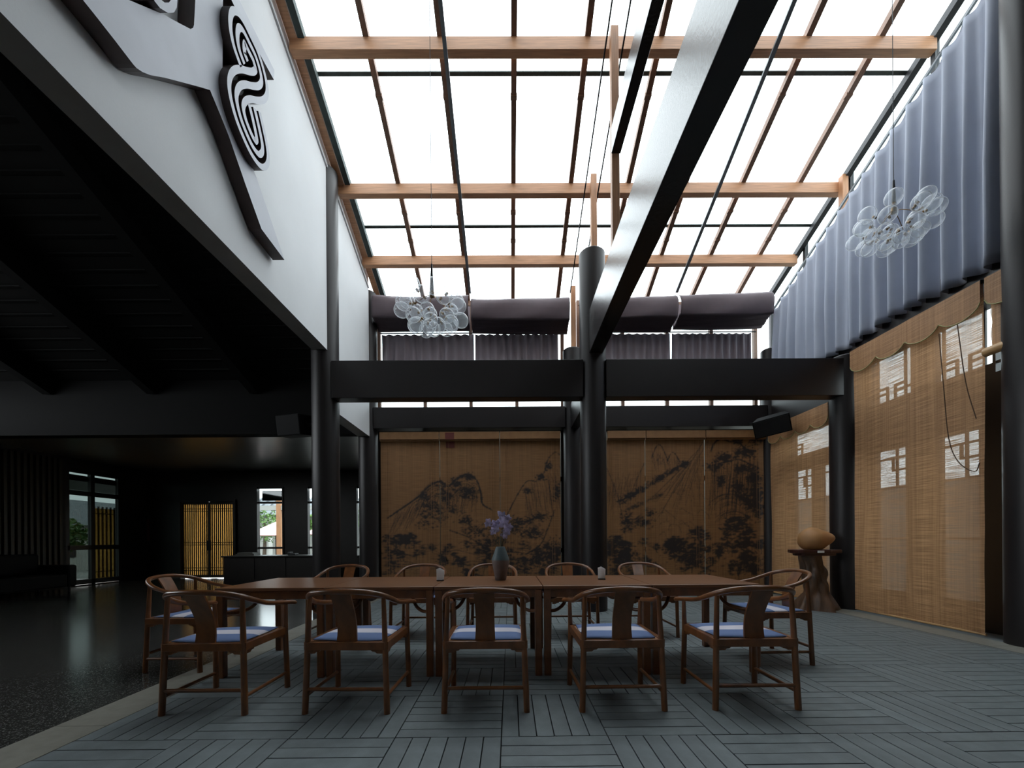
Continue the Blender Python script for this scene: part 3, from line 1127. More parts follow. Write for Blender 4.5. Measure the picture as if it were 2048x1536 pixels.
for cx_, cy_, rr in ((1460, 1030, 40), (1470, 1060, 40), (1440, 1120, 34)):
    for k in range(14):
        r_ = rr * rgi.uniform(0.4, 1.0)
        a0 = rgi.uniform(3.4, 4.6)
        stroke([(cx_ + r_ * math.cos(a0 + t) * 1.2, cy_ + r_ * math.sin(a0 + t)) for t in (0, 0.4, 0.8, 1.2)], 0.8, 0.45)
for x, y in ((1462, 1052), (1472, 1050), (1482, 1060), (1494, 1048), (1500, 1070), (1456, 1072), (1488, 1080)):
    tree(x, y, 22, 0.9, 46)
for x in (1220, 1228, 1238, 1246, 1256, 1216):
    tree(x, rgi.uniform(1060, 1110), rgi.uniform(16, 24), 0.85, 44)
for _ in range(64):
    tree(rgi.uniform(1215, 1525), rgi.uniform(1085, 1150), rgi.uniform(9, 17), 0.75, 20)
for x, y in ((1352, 1084), (1344, 1092), (1360, 1090), (1398, 1066), (1390, 1072), (1408, 1074), (1400, 1096), (1385, 1100)):
    tree(x, y, 18, 0.85, 36)
clump(1348, 1100, 18, 8, 70, 0.8)
clump(1390, 1120, 30, 16, 120, 0.7)
clump(1250, 1120, 26, 18, 120, 0.75)
clump(1500, 1130, 26, 16, 120, 0.7)
ink = np.clip(ink * 1.35, 0, 0.96)

BLY = 8.17
PB = [(762, 879.5, 'first painted bamboo blind beside the dark doorway, mostly plain with low hill'), (880.8, 999.6, 'painted bamboo blind with a rounded wooded hill, behind the vase'), (1000.8, 1121, 'painted bamboo blind with a steep hill, ending at the central columns'),
      (1214, 1290, 'narrow painted blind just past the central column with misty slope'), (1291.2, 1408.7, 'painted bamboo blind with two small pointed far peaks'), (1410, 1530, 'painted bamboo blind with a dark wooded mountain under the loudspeaker')]
for k, (xa, xb, lab) in enumerate(PB):
    A = atY(xa, 1000, BLY)
    B = atY(xb, 1000, BLY)
    wd = B.x - A.x
    z0, z1 = 0.06, 3.25
    root = empty('painted_blind', ((A.x + B.x) / 2, BLY, 0))
    step = 0.0105
    nw, nh = max(2, int(wd / step)), int((z1 - z0) / step)
    m = MB()
    m.grid(lambda i, j: (-wd / 2 + wd * i / (nw - 1), 0.006 * mnoise.noise(Vector((i * 0.03, j * 0.01, k))), z0 + (z1 - z0) * j / (nh - 1)), nw, nh)
    sh = m.build('blind_sheet', 'painted_blind', root, smooth='all')
    ca = sh.data.color_attributes.new('ink', 'FLOAT_COLOR', 'POINT')
    buf = np.ones((nw * nh, 4), dtype=np.float32)
    px_per_m = FPX / BLY
    cxw = (A.x + B.x) / 2
    ii, jj = np.meshgrid(np.arange(nw), np.arange(nh), indexing='ij')
    X = cxw - wd / 2 + wd * ii / (nw - 1)
    Z = z0 + (z1 - z0) * jj / (nh - 1)
    # the print spans both bays in one picture, 1 print unit = 1/px_per_m metres
    pxx = np.clip((X - 0.0) * px_per_m + 1020.0 - INKX0, 0, ink.shape[1] - 1.001)
    pyy = np.clip(1078 - (Z - CAMH) * px_per_m - INKY0, 0, ink.shape[0] - 1.001)
    x0i, y0i = pxx.astype(int), pyy.astype(int)
    fx, fy = pxx - x0i, pyy - y0i
    val = ink[y0i, x0i] * (1 - fx) * (1 - fy) + ink[y0i, x0i + 1] * fx * (1 - fy) + ink[y0i + 1, x0i] * (1 - fx) * fy + ink[y0i + 1, x0i + 1] * fx * fy
    buf[:, 0] = buf[:, 1] = buf[:, 2] = val.ravel()
    ca.data.foreach_set('color', buf.ravel())
    pm = MB()
    pm.box(-wd / 2, wd / 2, -0.075, -0.01, 3.20, 3.30)
    MB().box(-wd / 2, wd / 2, -0.076, -0.01, 3.175, 3.33).build('pelmet', 'pelmet_wood', root, bevel=0.006)
    MB().tube([(-wd / 2, -0.035, 3.165), (wd / 2, -0.035, 3.165)], 0.022, 10).build('head_tube', 'pelmet_wood', root, smooth=True)
    MB().tube([(-wd / 2, 0, z0), (wd / 2, 0, z0)], 0.012, 8).build('bottom_batten', 'pelmet_wood', root)
    for q in (-0.40, -0.36, 0.36, 0.40):
        MB().tube([(wd * q, -0.012, z0), (wd * q, -0.012, 3.18)], 0.0025, 5).build('pull_cord', 'pelmet_wood', root)
    if k == 1:
        MB().box(-wd / 2 + 0.12, -wd / 2 + 0.30, -0.082, -0.0765, 3.17, 3.31).box(-wd / 2 + 0.12, -wd / 2 + 0.30, -0.010, -0.008, 3.02, 3.15).build('seal_mark', 'red_sign', root)
    tag(root, lab, 'blind', 'painted bamboo blinds along the far side')

# glazed doors behind the painted blinds
for bi, (xa, xb) in enumerate(((-2.75, 1.14), (1.48, 5.26))):
    e = structure(empty('window_%d' % wn), 'glazed doors behind the painted blinds, bay %s' % ('by the dark doorway' if bi == 0 else 'by the loudspeaker'), 'window')
    wn += 1
    n = 4
    for k in range(n + 1):
        x = xa + (xb - xa) * k / n
        MB().box(x - 0.05, x + 0.05, 8.40, 8.47, 0, 3.83).build('door_stile', 'dark_wood', e)
    for z in (0.05, 0.9, 2.4, 3.45):
        MB().box(xa, xb, 8.40, 8.47, z - 0.05, z + 0.05).build('door_rail', 'dark_wood', e)
    for k in range(n):
        x0 = xa + (xb - xa) * k / n + 0.05
        x1 = xa + (xb - xa) * (k + 1) / n - 0.05
        MB().box(x0, x1, 8.43, 8.44, 0.1, 3.8).build('door_pane', 'window_glass', e)

# ------------------------------------------------------------------ left hall: sloping dark roof, low ceiling, walls
m = MB()
zc = lambda y: 4.35 + SL * (7.96 - y)
m.prism([(-13, -2.4, zc(-2.4)), (-13, 7.96, zc(7.96)), (-3.02, 7.96, zc(7.96)), (-3.02, -2.4, zc(-2.4))], (0, 0, 0.12))
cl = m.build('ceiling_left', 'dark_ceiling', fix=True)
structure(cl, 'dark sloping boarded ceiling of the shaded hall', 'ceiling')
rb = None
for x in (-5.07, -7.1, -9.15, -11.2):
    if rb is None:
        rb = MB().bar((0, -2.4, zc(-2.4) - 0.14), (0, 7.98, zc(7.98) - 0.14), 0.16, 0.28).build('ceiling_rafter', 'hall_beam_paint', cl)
        o = rb
    else:
        o = copy_obj(rb, cl)
    o.location = (x, 0, 0)
for k in range(46):
    y = -2.2 + k * 0.22
    if k == 0:
        pb = MB().box(-12.9, -3.05, -0.03, 0.03, -0.02, 0.0).build('ceiling_batten', 'dark_ceiling', cl)
        o = pb
    else:
        o = copy_obj(pb, cl)
    o.location = (0, y, zc(y) - 0.003)
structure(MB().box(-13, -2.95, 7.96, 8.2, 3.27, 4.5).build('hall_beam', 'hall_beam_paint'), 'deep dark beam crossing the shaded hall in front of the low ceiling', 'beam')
structure(MB().box(-11.27, -2.95, 8.2, 12.4, 3.30, 3.4).build('ceiling_low', 'grey_plaster'), 'low shiny ceiling over the hall with windows', 'ceiling')
MATS['grey_plaster'].node_tree.nodes['Principled BSDF'].inputs['Roughness'].default_value = 0.30
# partition between hall and dining bay beyond the far columns
structure(MB().box(-3.0, -2.88, 8.4, 12.3, 0, 3.3).build('wall_side', 'dark_wood'), 'dark partition behind the far column', 'wall')

YWB = 12.3
wx = lambda px: (atY(px, 1078, YWB)).x
WINS = [(wx(513), wx(568), 0.62, 2.80), (wx(614), wx(668), 0.62, 2.80), (wx(712), wx(766), 0.62, 2.80)]
DOOR = (wx(360), wx(474), 0.0, 2.42)
holes = [(a, c, d, f) for a, c, d, f in WINS] + [DOOR]
mb = wall_with_holes(0, 0.12, -11.27, -2.88, 0, 3.3, holes)
mb.v = [(v[1], YWB + v[0], v[2]) for v in mb.v]
structure(mb.build('wall_back', 'dark_wood', fix=True), 'dark far wall of the shaded hall with narrow windows', 'wall')
for a, c, z0, z1 in WINS:
    e = structure(empty('window_%d' % wn, ((a + c) / 2, YWB + 0.06, z0)), 'narrow garden window in the far dark wall', 'window')
    wn += 1
    h = (c - a) / 2
    for q in (-h + 0.02, h - 0.02):
        MB().box(q - 0.02, q + 0.02, -0.09, 0.05, 0, z1 - z0).build('jamb', 'dark_wood', e)
    for z in (0.02, 0.30, 1.70, z1 - z0 - 0.02):
        MB().box(-h, h, -0.04, 0.04, z - 0.03, z + 0.03).build('window_bar', 'dark_wood', e)
    MB().box(-h + 0.04, h - 0.04, -0.006, 0.006, 0.05, z1 - z0 - 0.05).build('window_pane', 'window_glass', e)
    MB().tube([(-h + 0.06, 0.10, 1.72), (h - 0.06, 0.10, 1.72)], 0.02, 8).build('roller_end', 'dark_wood', e)
    MB().box(-h + 0.09, h - 0.05, 0.09, 0.10, 1.77, z1 - z0 - 0.1).build('roller_shade', 'dark_ceiling', e)

# lattice double door
da, dc = DOOR[0] + 0.06, DOOR[1] - 0.06
d = structure(empty('door_1', ((da + dc) / 2, YWB + 0.05, 0)), 'glowing double lattice door with paper backing', 'door')
hw = (dc - da) / 2
MB().box(-hw - 0.06, -hw, -0.12, 0.06, 0, 2.42).build('door_frame', 'dark_wood', d)
MB().box(hw, hw + 0.06, -0.12, 0.06, 0, 2.42).build('door_frame', 'dark_wood', d)
MB().box(-hw, hw, -0.12, 0.06, 2.36, 2.42).build('door_frame', 'dark_wood', d)
slat0 = None
for s in (-1, 1):
    leaf = empty('door_leaf', (s * hw / 2, 0, 0))
    leaf.parent = d
    lw = hw / 2 - 0.005
    MB().box(-lw, -lw + 0.035, -0.03, 0.03, 0.02, 2.35).build('leaf_stile', 'dark_wood', leaf)
    MB().box(lw - 0.035, lw, -0.03, 0.03, 0.02, 2.35).build('leaf_stile', 'dark_wood', leaf)
    for z in (0.06, 2.32):
        MB().box(-lw + 0.035, lw - 0.035, -0.03, 0.03, z - 0.04, z + 0.04).build('leaf_rail', 'dark_wood', leaf)
    for z in (0.24, 0.32, 1.03, 1.10, 2.07, 2.14):
        MB().box(-lw + 0.035, lw - 0.035, -0.022, 0.0, z - 0.011, z + 0.011).build('lattice_bar', 'dark_wood', leaf)
    MB().box(-lw + 0.03, lw - 0.03, 0.012, 0.016, 0.06, 2.3).build('door_paper', 'lattice_paper', leaf)
    ns = 11
    for k in range(ns):
        x = -lw + 0.05 + (2 * lw - 0.10) * (k + 0.5) / ns
        if slat0 is None:
            slat0 = MB().box(-0.0155, 0.0155, -0.02, 0.01, 0.06, 2.3).build('slat', 'dark_wood', leaf)
            o = slat0
        else:
            o = copy_obj(slat0, leaf)
        o.location = (x, 0, 0)
    MB().box(-s * lw - 0.07, -s * lw + 0.07, -0.05, -0.03, 0.86, 1.16).build('lock_plate', 'dark_metal', leaf) if s < 0 else None

# side wall of the hall with slats and glass door
XL = -11.15
structure(wall_with_holes(XL - 0.12, XL, -2.4, 12.4, 0, 3.3, [(10.05, 11.5, 0.02, 3.05)]).build('wall_far_side', 'panel_wood'), 'dark side wall of the shaded hall', 'wall')
sl0 = None
sw = empty('slat_panel', (XL + 0.004, 9.2, 0))
tag(sw, 'tall wall panel of upright wooden slats beside the glass door', 'wall panel')
MB().box(0.0, 0.015, -1.4, 0.76, 0.02, 3.2).build('backing', 'panel_wood', sw)
for k in range(18):
    y = -1.35 + k * 0.12
    if sl0 is None:
        sl0 = MB().box(0.015, 0.06, -0.03, 0.03, 0.02, 3.2).build('slat', 'slat_wood', sw)
        o = sl0
    else:
        o = copy_obj(sl0, sw)
    o.location = (0, y, 0)
d2 = structure(empty('door_2', (XL - 0.06, 10.775, 0)), 'tall glazed door in the side wall of the hall', 'door')
for y in (-0.68, -0.06, 0.68):
    MB().box(-0.04, 0.05, y - 0.05, y + 0.05, 0.02, 3.05).build('door_stile', 'dark_wood', d2)
for z in (0.1, 1.0, 2.42, 3.0):
    MB().box(-0.04, 0.05, -0.68, 0.68, z - 0.06, z + 0.06).build('door_rail', 'dark_wood', d2)
for y, hh in ((-0.37, 0.26), (0.31, 0.32)):
    MB().box(-0.006, 0.006, y - hh, y + hh, 0.16, 2.36).build('door_pane', 'tinted_glass', d2)
MB().box(-0.006, 0.006, -0.63, 0.63, 2.48, 2.94).build('transom_pane', 'tinted_glass', d2)
scr = empty('lattice_reflection', (XL - 0.55, 11.72, 0))  # solid lattice built in place of the reflection in the door pane
tag(scr, 'slim lattice screen standing in for a reflection in the glass door', 'screen')
MB().box(-0.02, -0.015, -0.5, 0.5, 0.1, 2.1).build('screen_paper', 'lattice_paper', scr)
for k in range(9):
    o = MB().box(-0.015, 0.02, -0.014, 0.014, 0.02, 2.15).build('slat', 'dark_wood', scr) if k == 0 else copy_obj(o, scr)
    o.location = (0, -0.46 + k * 0.115, 0)
for z in (0.3, 1.05, 1.95):
    MB().box(-0.01, 0.025, -0.5, 0.5, z - 0.015, z + 0.015).build('lattice_bar', 'dark_wood', scr)
structure(MB().box(-13, 5.8, -2.52, -2.4, 0, 11.5).build('wall_front', 'grey_plaster'), 'plain grey wall behind the camera', 'wall')

# dark sofa against the slat wall
sf = empty('sofa', (XL + 0.62, 8.35, 0))
tag(sf, 'black leather sofa against the slatted wall', 'sofa')
MB().box(-0.4, 0.42, -0.8, 0.8, 0.12, 0.42).build('seat', 'black_leather', sf, bevel=0.04)
MB().box(-0.45, -0.22, -0.8, 0.8, 0.42, 0.88).build('backrest', 'black_leather', sf, bevel=0.05)
for s in (-1, 1):
    MB().box(-0.42, 0.42, s * 0.9 - 0.1, s * 0.9 + 0.1, 0.12, 0.62).build('armrest', 'black_leather', sf, bevel=0.04)
    for q in (-0.36, 0.36):
        MB().tube([(q, s * 0.88, 0), (q, s * 0.88, 0.13)], 0.025, 8).build('leg', 'dark_metal', sf)
# reception desk by the lattice door
ds = empty('reception_desk', (-6.45, 11.1, 0))
tag(ds, 'low black reception desk below the narrow window', 'desk')
MB().box(-1.3, 1.25, -0.3, 0.3, 0, 0.70).build('body', 'dark_wood', ds, bevel=0.01)
MB().box(-1.35, 1.3, -0.36, 0.34, 0.70, 0.74).build('top', 'dark_wood', ds, bevel=0.005)
for x in (-0.85, 0.0, 0.85):
    MB().box(x - 0.38, x + 0.38, -0.315, -0.30, 0.1, 0.7).build('front_panel', 'dark_wood', ds)
pp = tag(MB().box(-0.25, 0.25, -0.14, 0.14, 0, 0.05).box(-0.22, 0.2, -0.12, 0.15, 0.05, 0.085).build('paper_stack', 'grey_plaster', loc=(-7.25, 11.05, 0.74)), 'low stack of papers on the black desk', 'papers')
tl = empty('telephone', (-5.98, 11.0, 0.74))
tag(tl, 'small dark desk telephone on the black desk', 'telephone')
MB().box(-0.1, 0.1, -0.1, 0.1, 0, 0.05).build('base', 'black_plastic', tl, bevel=0.01)
MB().box(-0.1, -0.05, -0.1, 0.1, 0.05, 0.09).build('handset', 'black_plastic', tl, bevel=0.01)

# red notice on the dark hall wall
tag(MB().box(-0.22, 0.22, -0.02, 0, 0, 0.7).build('notice_board', 'red_sign', loc=(wx(285), YWB - 0.001, 1.15)), 'dim reddish notice board on the dark hall wall', 'notice')
wl_ = empty('wall_lantern', (wx(268), YWB, 2.0))
tag(wl_, 'small black wall lantern above the reddish notice', 'lantern')
MB().box(-0.09, 0.09, -0.16, -0.02, 0, 0.42).build('lantern_body', 'black_plastic', wl_, bevel=0.01)
MB().box(-0.04, 0.04, -0.02, 0.0, 0.12, 0.30).build('bracket', 'dark_metal', wl_)
MB().lathe([(0.02, 0.42), (0.10, 0.44), (0.02, 0.5)], 4, (0, -0.09, 0)).build('lantern_cap', 'black_plastic', wl_)

# ------------------------------------------------------------------ metal relief on the white wall
FX = -2.66


def wp(px, py, X=FX):
    return atX(px, py, X)


def relief(name, pts, depth, X, parent):
    m = MB()
    m.prism([wp(x, y, X) for x, y in pts], (-depth, 0, 0), 1)
    return m.build(name, ['relief_face', 'relief_side'], parent)


rel = empty('wall_relief', (0, 0, 0))
tag(rel, 'large pale metal relief of branching scrolls mounted on the white wall', 'wall sculpture')
body = [(166, 0), (194, 35), (230, 81), (256, 115), (266, 128), (273, 136), (285, 144), (300, 150), (330, 155.5), (349, 160.5), (400, 174), (420, 180),
        (440, 228), (458, 273), (490, 366), (523, 458), (569, 520), (547, 455), (513, 355), (480, 268), (448, 192), (445, 150), (446, 0), (447, -60), (394, -60),
        (388, 50), (386, 56), (381, 58), (356, 45), (325, 28), (258, 0), (170, -45), (128, -45)]
relief('branch_plate', body, 0.14, FX, rel)
relief('blade_plate', [(463, 0), (481, 37.5), (522, 112.5), (548, 160), (548.5, 140), (478.6, 0), (449, -60), (437, -52)], 0.14, FX, rel)
relief('curl_plate', [(302, -50), (304, -14), (309, 2), (320, 16), (336, 26), (348, 25), (354, 14), (357, -50), (344, -50), (343, -2), (338, 5), (329, 5), (322, -1), (320, -50)], 0.2, -2.60, rel)
mid = [(489, 128), (483, 112), (478, 96), (475, 76), (476, 60), (480, 55), (487, 62), (500, 88), (512, 114), (521, 145), (523, 163), (517, 172), (505, 172), (493, 169), (482, 171), (475, 180), (473, 196), (477, 219), (485, 246), (499, 280), (510, 300), (519, 309), (525, 302), (524, 284), (517, 250), (509, 216)]
SX = -2.58
path = catmull([wp(x, y, SX) for x, y in mid], 5)
P2 = [Vector((p.y, p.z)) for p in path]
for off in (-0.098, 0.0, 0.098):
    hw_ = 0.027
    Lp, Rp = [], []
    for i, p in enumerate(P2):
        t = (P2[min(i + 1, len(P2) - 1)] - P2[max(i - 1, 0)]).normalized()
        nn = Vector((-t.y, t.x))
        Lp.append(p + nn * (off + hw_))
        Rp.append(p + nn * (off - hw_))
    m = MB()
    b0 = 0
    n = len(P2)
    for q in (Lp, Rp):
        for p in q:
            m.v.append((SX, p.x, p.y))
    for q in (Lp, Rp):
        for p in q:
            m.v.append((XW + 0.002, p.x, p.y))
    for i in range(n - 1):
        m.face((i, i + 1, n + i + 1, n + i), 0)
        m.face((i, 2 * n + i, 2 * n + i + 1, i + 1), 1)
        m.face((n + i, n + i + 1, 3 * n + i + 1, 3 * n + i), 1)
    for i in (0, n - 1):
        m.face((i, n + i, 3 * n + i, 2 * n + i), 1)
    m.build('scroll_ribbon', ['relief_face', 'relief_side'], rel)

# ------------------------------------------------------------------ tables
TXS = [-2.45, -1.542, -0.636, 0.27, 1.177, 2.083]
TYN, TYF, TZ = 3.30, 4.20, 0.75


def make_table(w_):
    root = empty('square_table')
    h = w_ / 2 - 0.002
    dp = (TYF - TYN) / 2
    MB().box(-h, h, -dp, dp, TZ - 0.028, TZ).build('tabletop', 'tabletop_wood', root, bevel=0.005)
    for s in (-1, 1):
        MB().box(-h + 0.03, h - 0.03, s * (dp - 0.035) - 0.011, s * (dp - 0.035) + 0.011, TZ - 0.098, TZ - 0.028).build('apron', 'rosewood', root, bevel=0.003)
        MB().box(s * (h - 0.035) - 0.011, s * (h - 0.035) + 0.011, -dp + 0.03, dp - 0.03, TZ - 0.098, TZ - 0.028).build('apron', 'rosewood', root, bevel=0.003)
    for sx in (-1, 1):
        for sy in (-1, 1):
            x, y = sx * (h - 0.035), sy * (dp - 0.035)
            MB().box(x - 0.029, x + 0.029, y - 0.029, y + 0.029, 0, TZ - 0.028).build('leg', 'rosewood', root, bevel=0.006)
            pts = catmull([(x - sx * 0.02, y - sy * 0.02, 0.535), (x - sx * 0.08, y - sy * 0.08, 0.528), (x - sx * 0.15, y - sy * 0.15, 0.56), (x - sx * 0.19, y - sy * 0.19, 0.63), (x - sx * 0.20, y - sy * 0.20, TZ - 0.03)], 4)
            MB().tube(pts, 0.015, 8).build('curved_brace', 'rosewood', root, smooth=True)
    return root


tb = make_table(0.905)
TLAB = ['square dark wooden table at the hall end of the row, under no vase', 'square wooden table second in the row from the hall end', 'middle square wooden table carrying the vase of purple flowers',
        'square wooden table carrying the napkin holder beside the central column', 'square wooden table at the end of the row by the stump']
TLAB[1] = 'square wooden table with a napkin holder near its vase-side edge, second from the hall'
TLAB[0] = 'square wooden table at the dark hall end of the row'
for k in range(5):
    t = tb if k == 0 else copy_tree(tb)
    t.location = ((TXS[k] + TXS[k + 1]) / 2, (TYN + TYF) / 2, 0)
    tag(t, TLAB[k], 'table', 'square tables pushed together in one row')

# ------------------------------------------------------------------ horseshoe armchairs


def make_chair():
    root = empty('armchair')
    W = 'rosewood'
    # legs run up through the seat to the rail
    for s in (-1, 1):
        MB().tube([(s * 0.272, -0.245, 0), (s * 0.258, -0.232, 0.44), (s * 0.246, -0.222, 0.765)], [0.0205, 0.019, 0.0145], 12).build('leg', W, root, smooth=True)
        MB().tube([(s * 0.278, 0.245, 0), (s * 0.270, 0.235, 0.44), (s * 0.276, 0.232, 0.655)], [0.0205, 0.019, 0.014], 12).build('leg', W, root, smooth=True)
    half = [(0.318, 0.300, 0.650), (0.300, 0.262, 0.660), (0.283, 0.19, 0.668), (0.282, 0.08, 0.682), (0.286, -0.04, 0.704), (0.280, -0.15, 0.738), (0.246, -0.235, 0.775), (0.18, -0.293, 0.800), (0.09, -0.322, 0.812)]
    full = half + [(0, -0.330, 0.815)] + [(-x, y, z) for x, y, z in reversed(half)]
    pts = catmull(full, 4)
    n = len(pts)
    rs = []
    for i in range(n):
        t = abs(i / (n - 1) * 2 - 1)
        rs.append(0.0185 if t < 0.5 else 0.0165)
    rs[0] = rs[-1] = 0.012
    MB().tube(pts, rs, 12).build('arm_rail', W, root, smooth=True)
    # S-curved back splat
    prof_ = catmull([(0, -0.222, 0.45), (0, -0.212, 0.53), (0, -0.222, 0.62), (0, -0.27, 0.72), (0, -0.322, 0.805)], 4)
    m = MB()
    k = len(prof_)

    def P(i, j):
        p = prof_[i]
        t = i / (k - 1)
        w_ = 0.068 - 0.006 * math.sin(PI * t)
        x = (-w_, w_, w_, -w_)[j % 4]
        return (x, p.y + (0.007 if j % 4 > 1 else -0.007), p.z)
    b = 0
    for i in range(k):
        for j in range(4):
            m.v.append(P(i, j))
    for i in range(k - 1):
        for j in range(4):
            j2 = (j + 1) % 4
            m.face((i * 4 + j, i * 4 + j2, (i + 1) * 4 + j2, (i + 1) * 4 + j))
    m.face((3, 2, 1, 0))
    m.face(((k - 1) * 4, (k - 1) * 4 + 1, (k - 1) * 4 + 2, (k - 1) * 4 + 3))
    m.build('back_splat', W, root, smooth=True)
    # seat frame
    sf_ = empty('seat_frame')
    sf_.parent = root
    for s in (-1, 1):
        MB().box(-0.262, 0.262, s * 0.237 - 0.016, s * 0.237 + 0.016, 0.418, 0.470).build('seat_rail', W, sf_, bevel=0.003)
        MB().box(s * 0.264 - 0.016, s * 0.264 + 0.016, -0.24, 0.24, 0.418, 0.470).build('seat_rail', W, sf_, bevel=0.003)
        # shaped brackets under the rails
        for y in (-0.237, 0.237):
            MB().prism([(s * 0.245, y - 0.008, 0.418), (s * 0.165, y - 0.008, 0.418), (s * 0.175, y - 0.008, 0.408), (s * 0.195, y - 0.008, 0.406), (s * 0.205, y - 0.008, 0.396), (s * 0.245, y - 0.008, 0.394)], (0, 0.016, 0)).build('bracket', W, sf_, fix=True)
        for x in (-0.264, 0.264):
            MB().prism([(x - 0.008, s * 0.22, 0.418), (x - 0.008, s * 0.14, 0.418), (x - 0.008, s * 0.15, 0.408), (x - 0.008, s * 0.17, 0.406), (x - 0.008, s * 0.18, 0.396), (x - 0.008, s * 0.22, 0.394)], (0.016, 0, 0)).build('bracket', W, sf_, fix=True)
    MB().box(-0.25, 0.25, -0.222, 0.222, 0.446, 0.464).build('seat_panel', 'timber', root)
    # stretchers
    MB().tube([(-0.268, -0.241, 0.160), (0.268, -0.241, 0.160)], 0.0125, 10).build('stretcher', W, root, smooth=True)
    for s in (-1, 1):
        MB().tube([(s * 0.270, -0.242, 0.118), (s * 0.275, 0.243, 0.118)], 0.0125, 10).build('stretcher', W, root, smooth=True)
    return root


def make_cushion():
    m = MB()
    n = 15

    def edge(t):
        a = abs(t)
        return (1 - a ** 8)
    hx, hy, th = 0.240, 0.217, 0.017
    top_, bot = [], []

    def P(i, j, s):
        u, v = i / (n - 1) * 2 - 1, j / (n - 1) * 2 - 1
        k = edge(u) * edge(v)
        z = 0.004 + (th * (0.35 + 0.65 * k) if s else 0.0) + 0.003 * math.sin(2.2 * u + 1) * math.sin(1.7 * v)
        rr = 1 - 0.03 * (u * u) * (v * v)
        return (hx * u * rr, hy * v * rr, z)
    m.grid(lambda i, j: P(i, j, 1), n, n)
    m.grid(lambda i, j: P(i, j, 0), n, n)
    o_ = n * n
    loop = [(i, 0) for i in range(n)] + [(n - 1, j) for j in range(1, n)] + [(i, n - 1) for i in range(n - 2, -1, -1)] + [(0, j) for j in range(n - 2, 0, -1)]
    for (a, b_), (c, d_) in zip(loop, loop[1:] + loop[:1]):
        m.face((a * n + b_, c * n + d_, o_ + c * n + d_, o_ + a * n + b_))
    return m.build('seat_cushion', 'striped_cushion', smooth='all', fix=True)


chair0 = make_chair()
cush0 = make_cushion()
CH = []
cxs = [-2.02, -1.08, -0.17, 0.738, 1.625]
near_l = ['by the pale floor strip', 'second from the hall', 'in the middle, in line with the vase', 'in line with the central column', 'at the stump end']
for x, l in zip(cxs, near_l):
    CH.append((x, 2.865, 0.0, 'wooden armchair with its back to the camera, ' + l, 'striped cushion on the back-turned chair ' + l))
far_l = ['in front of the dark columns by the hall', 'behind the first napkin holder', 'directly behind the flower vase', 'just behind the second napkin holder', 'in front of the painted trees, closest to the stump']
for x, l in zip([-2.04, -1.09, -0.215, 0.725, 1.63], far_l):
    CH.append((x, 4.78, PI, 'wooden armchair facing the camera, ' + l, 'striped cushion on the camera-facing chair ' + l))
CH.append((-2.94, 3.755, -PI / 2, 'wooden horseshoe armchair at the dark hall end of the table row', 'striped cushion on the end chair in the dark hall'))
CH.append((2.43, 3.79, PI / 2, 'wooden horseshoe armchair at the table end nearest the tree stump', 'striped cushion on the end chair near the tree stump'))
jr = random.Random(9)
for k, (x, y, rz, lab, cl_) in enumerate(CH):
    c = chair0 if k == 0 else copy_tree(chair0)
    rz2 = rz + jr.uniform(-0.025, 0.025)
    c.location = (x, y, 0.0)
    c.rotation_euler = (0, 0, rz2)
    tag(c, lab, 'chair', 'horseshoe armchairs around the long table')
    q = cush0 if k == 0 else copy_obj(cush0)
    q.location = Vector((x, y, 0.466)) + Matrix.Rotation(rz2, 3, 'Z') @ Vector((jr.uniform(-0.008, 0.008), 0.004 + jr.uniform(-0.006, 0.006), 0))
    q.rotation_euler = (0, 0, rz2 + jr.uniform(-0.03, 0.03))
    tag(q, cl_, 'cushion', 'striped cushions on the armchairs')

# ------------------------------------------------------------------ things on the tables
v = empty('flower_vase', (-0.092, 3.79, TZ))
tag(v, 'tall angular two-tone clay vase in the middle of the table row', 'vase')
MB().lathe([(0.045, 0.0), (0.052, 0.006), (0.084, 0.185), (0.084, 0.19)], 28, (0, 0, 0)).build('body', 'vase_body', v, smooth=True)
MB().lathe([(0.0845, 0.19), (0.0835, 0.20), (0.042, 0.315), (0.036, 0.318), (0.034, 0.30)], 28, (0, 0, 0)).build('neck', 'vase_neck', v, smooth=True)
FL = [(-0.115, -0.01, 0.545, 0.05), (-0.045, 0.02, 0.52, 0.058), (-0.055, -0.02, 0.47, 0.05), (0.02, 0.0, 0.61, 0.058), (0.065, 0.01, 0.58, 0.055), (0.03, -0.02, 0.53, 0.055), (0.06, 0.0, 0.475, 0.055), (0.085, 0.02, 0.51, 0.045), (0.045, -0.01, 0.435, 0.05), (0.015, 0.03, 0.565, 0.045)]
FLL = ['lone purple blossom reaching furthest towards the hall', 'purple blossom in the middle of the spray on the hall side', 'small drooping purple blossom low on the hall side', 'topmost purple blossom of the spray',
       'purple blossom just under the topmost one, leaning to the column', 'pale purple blossom at the centre of the spray', 'purple blossom low on the column side', 'outermost purple blossom towards the column', 'lowest purple blossom, just over the vase neck', 'purple blossom tucked behind the topmost one']
prng = random.Random(3)
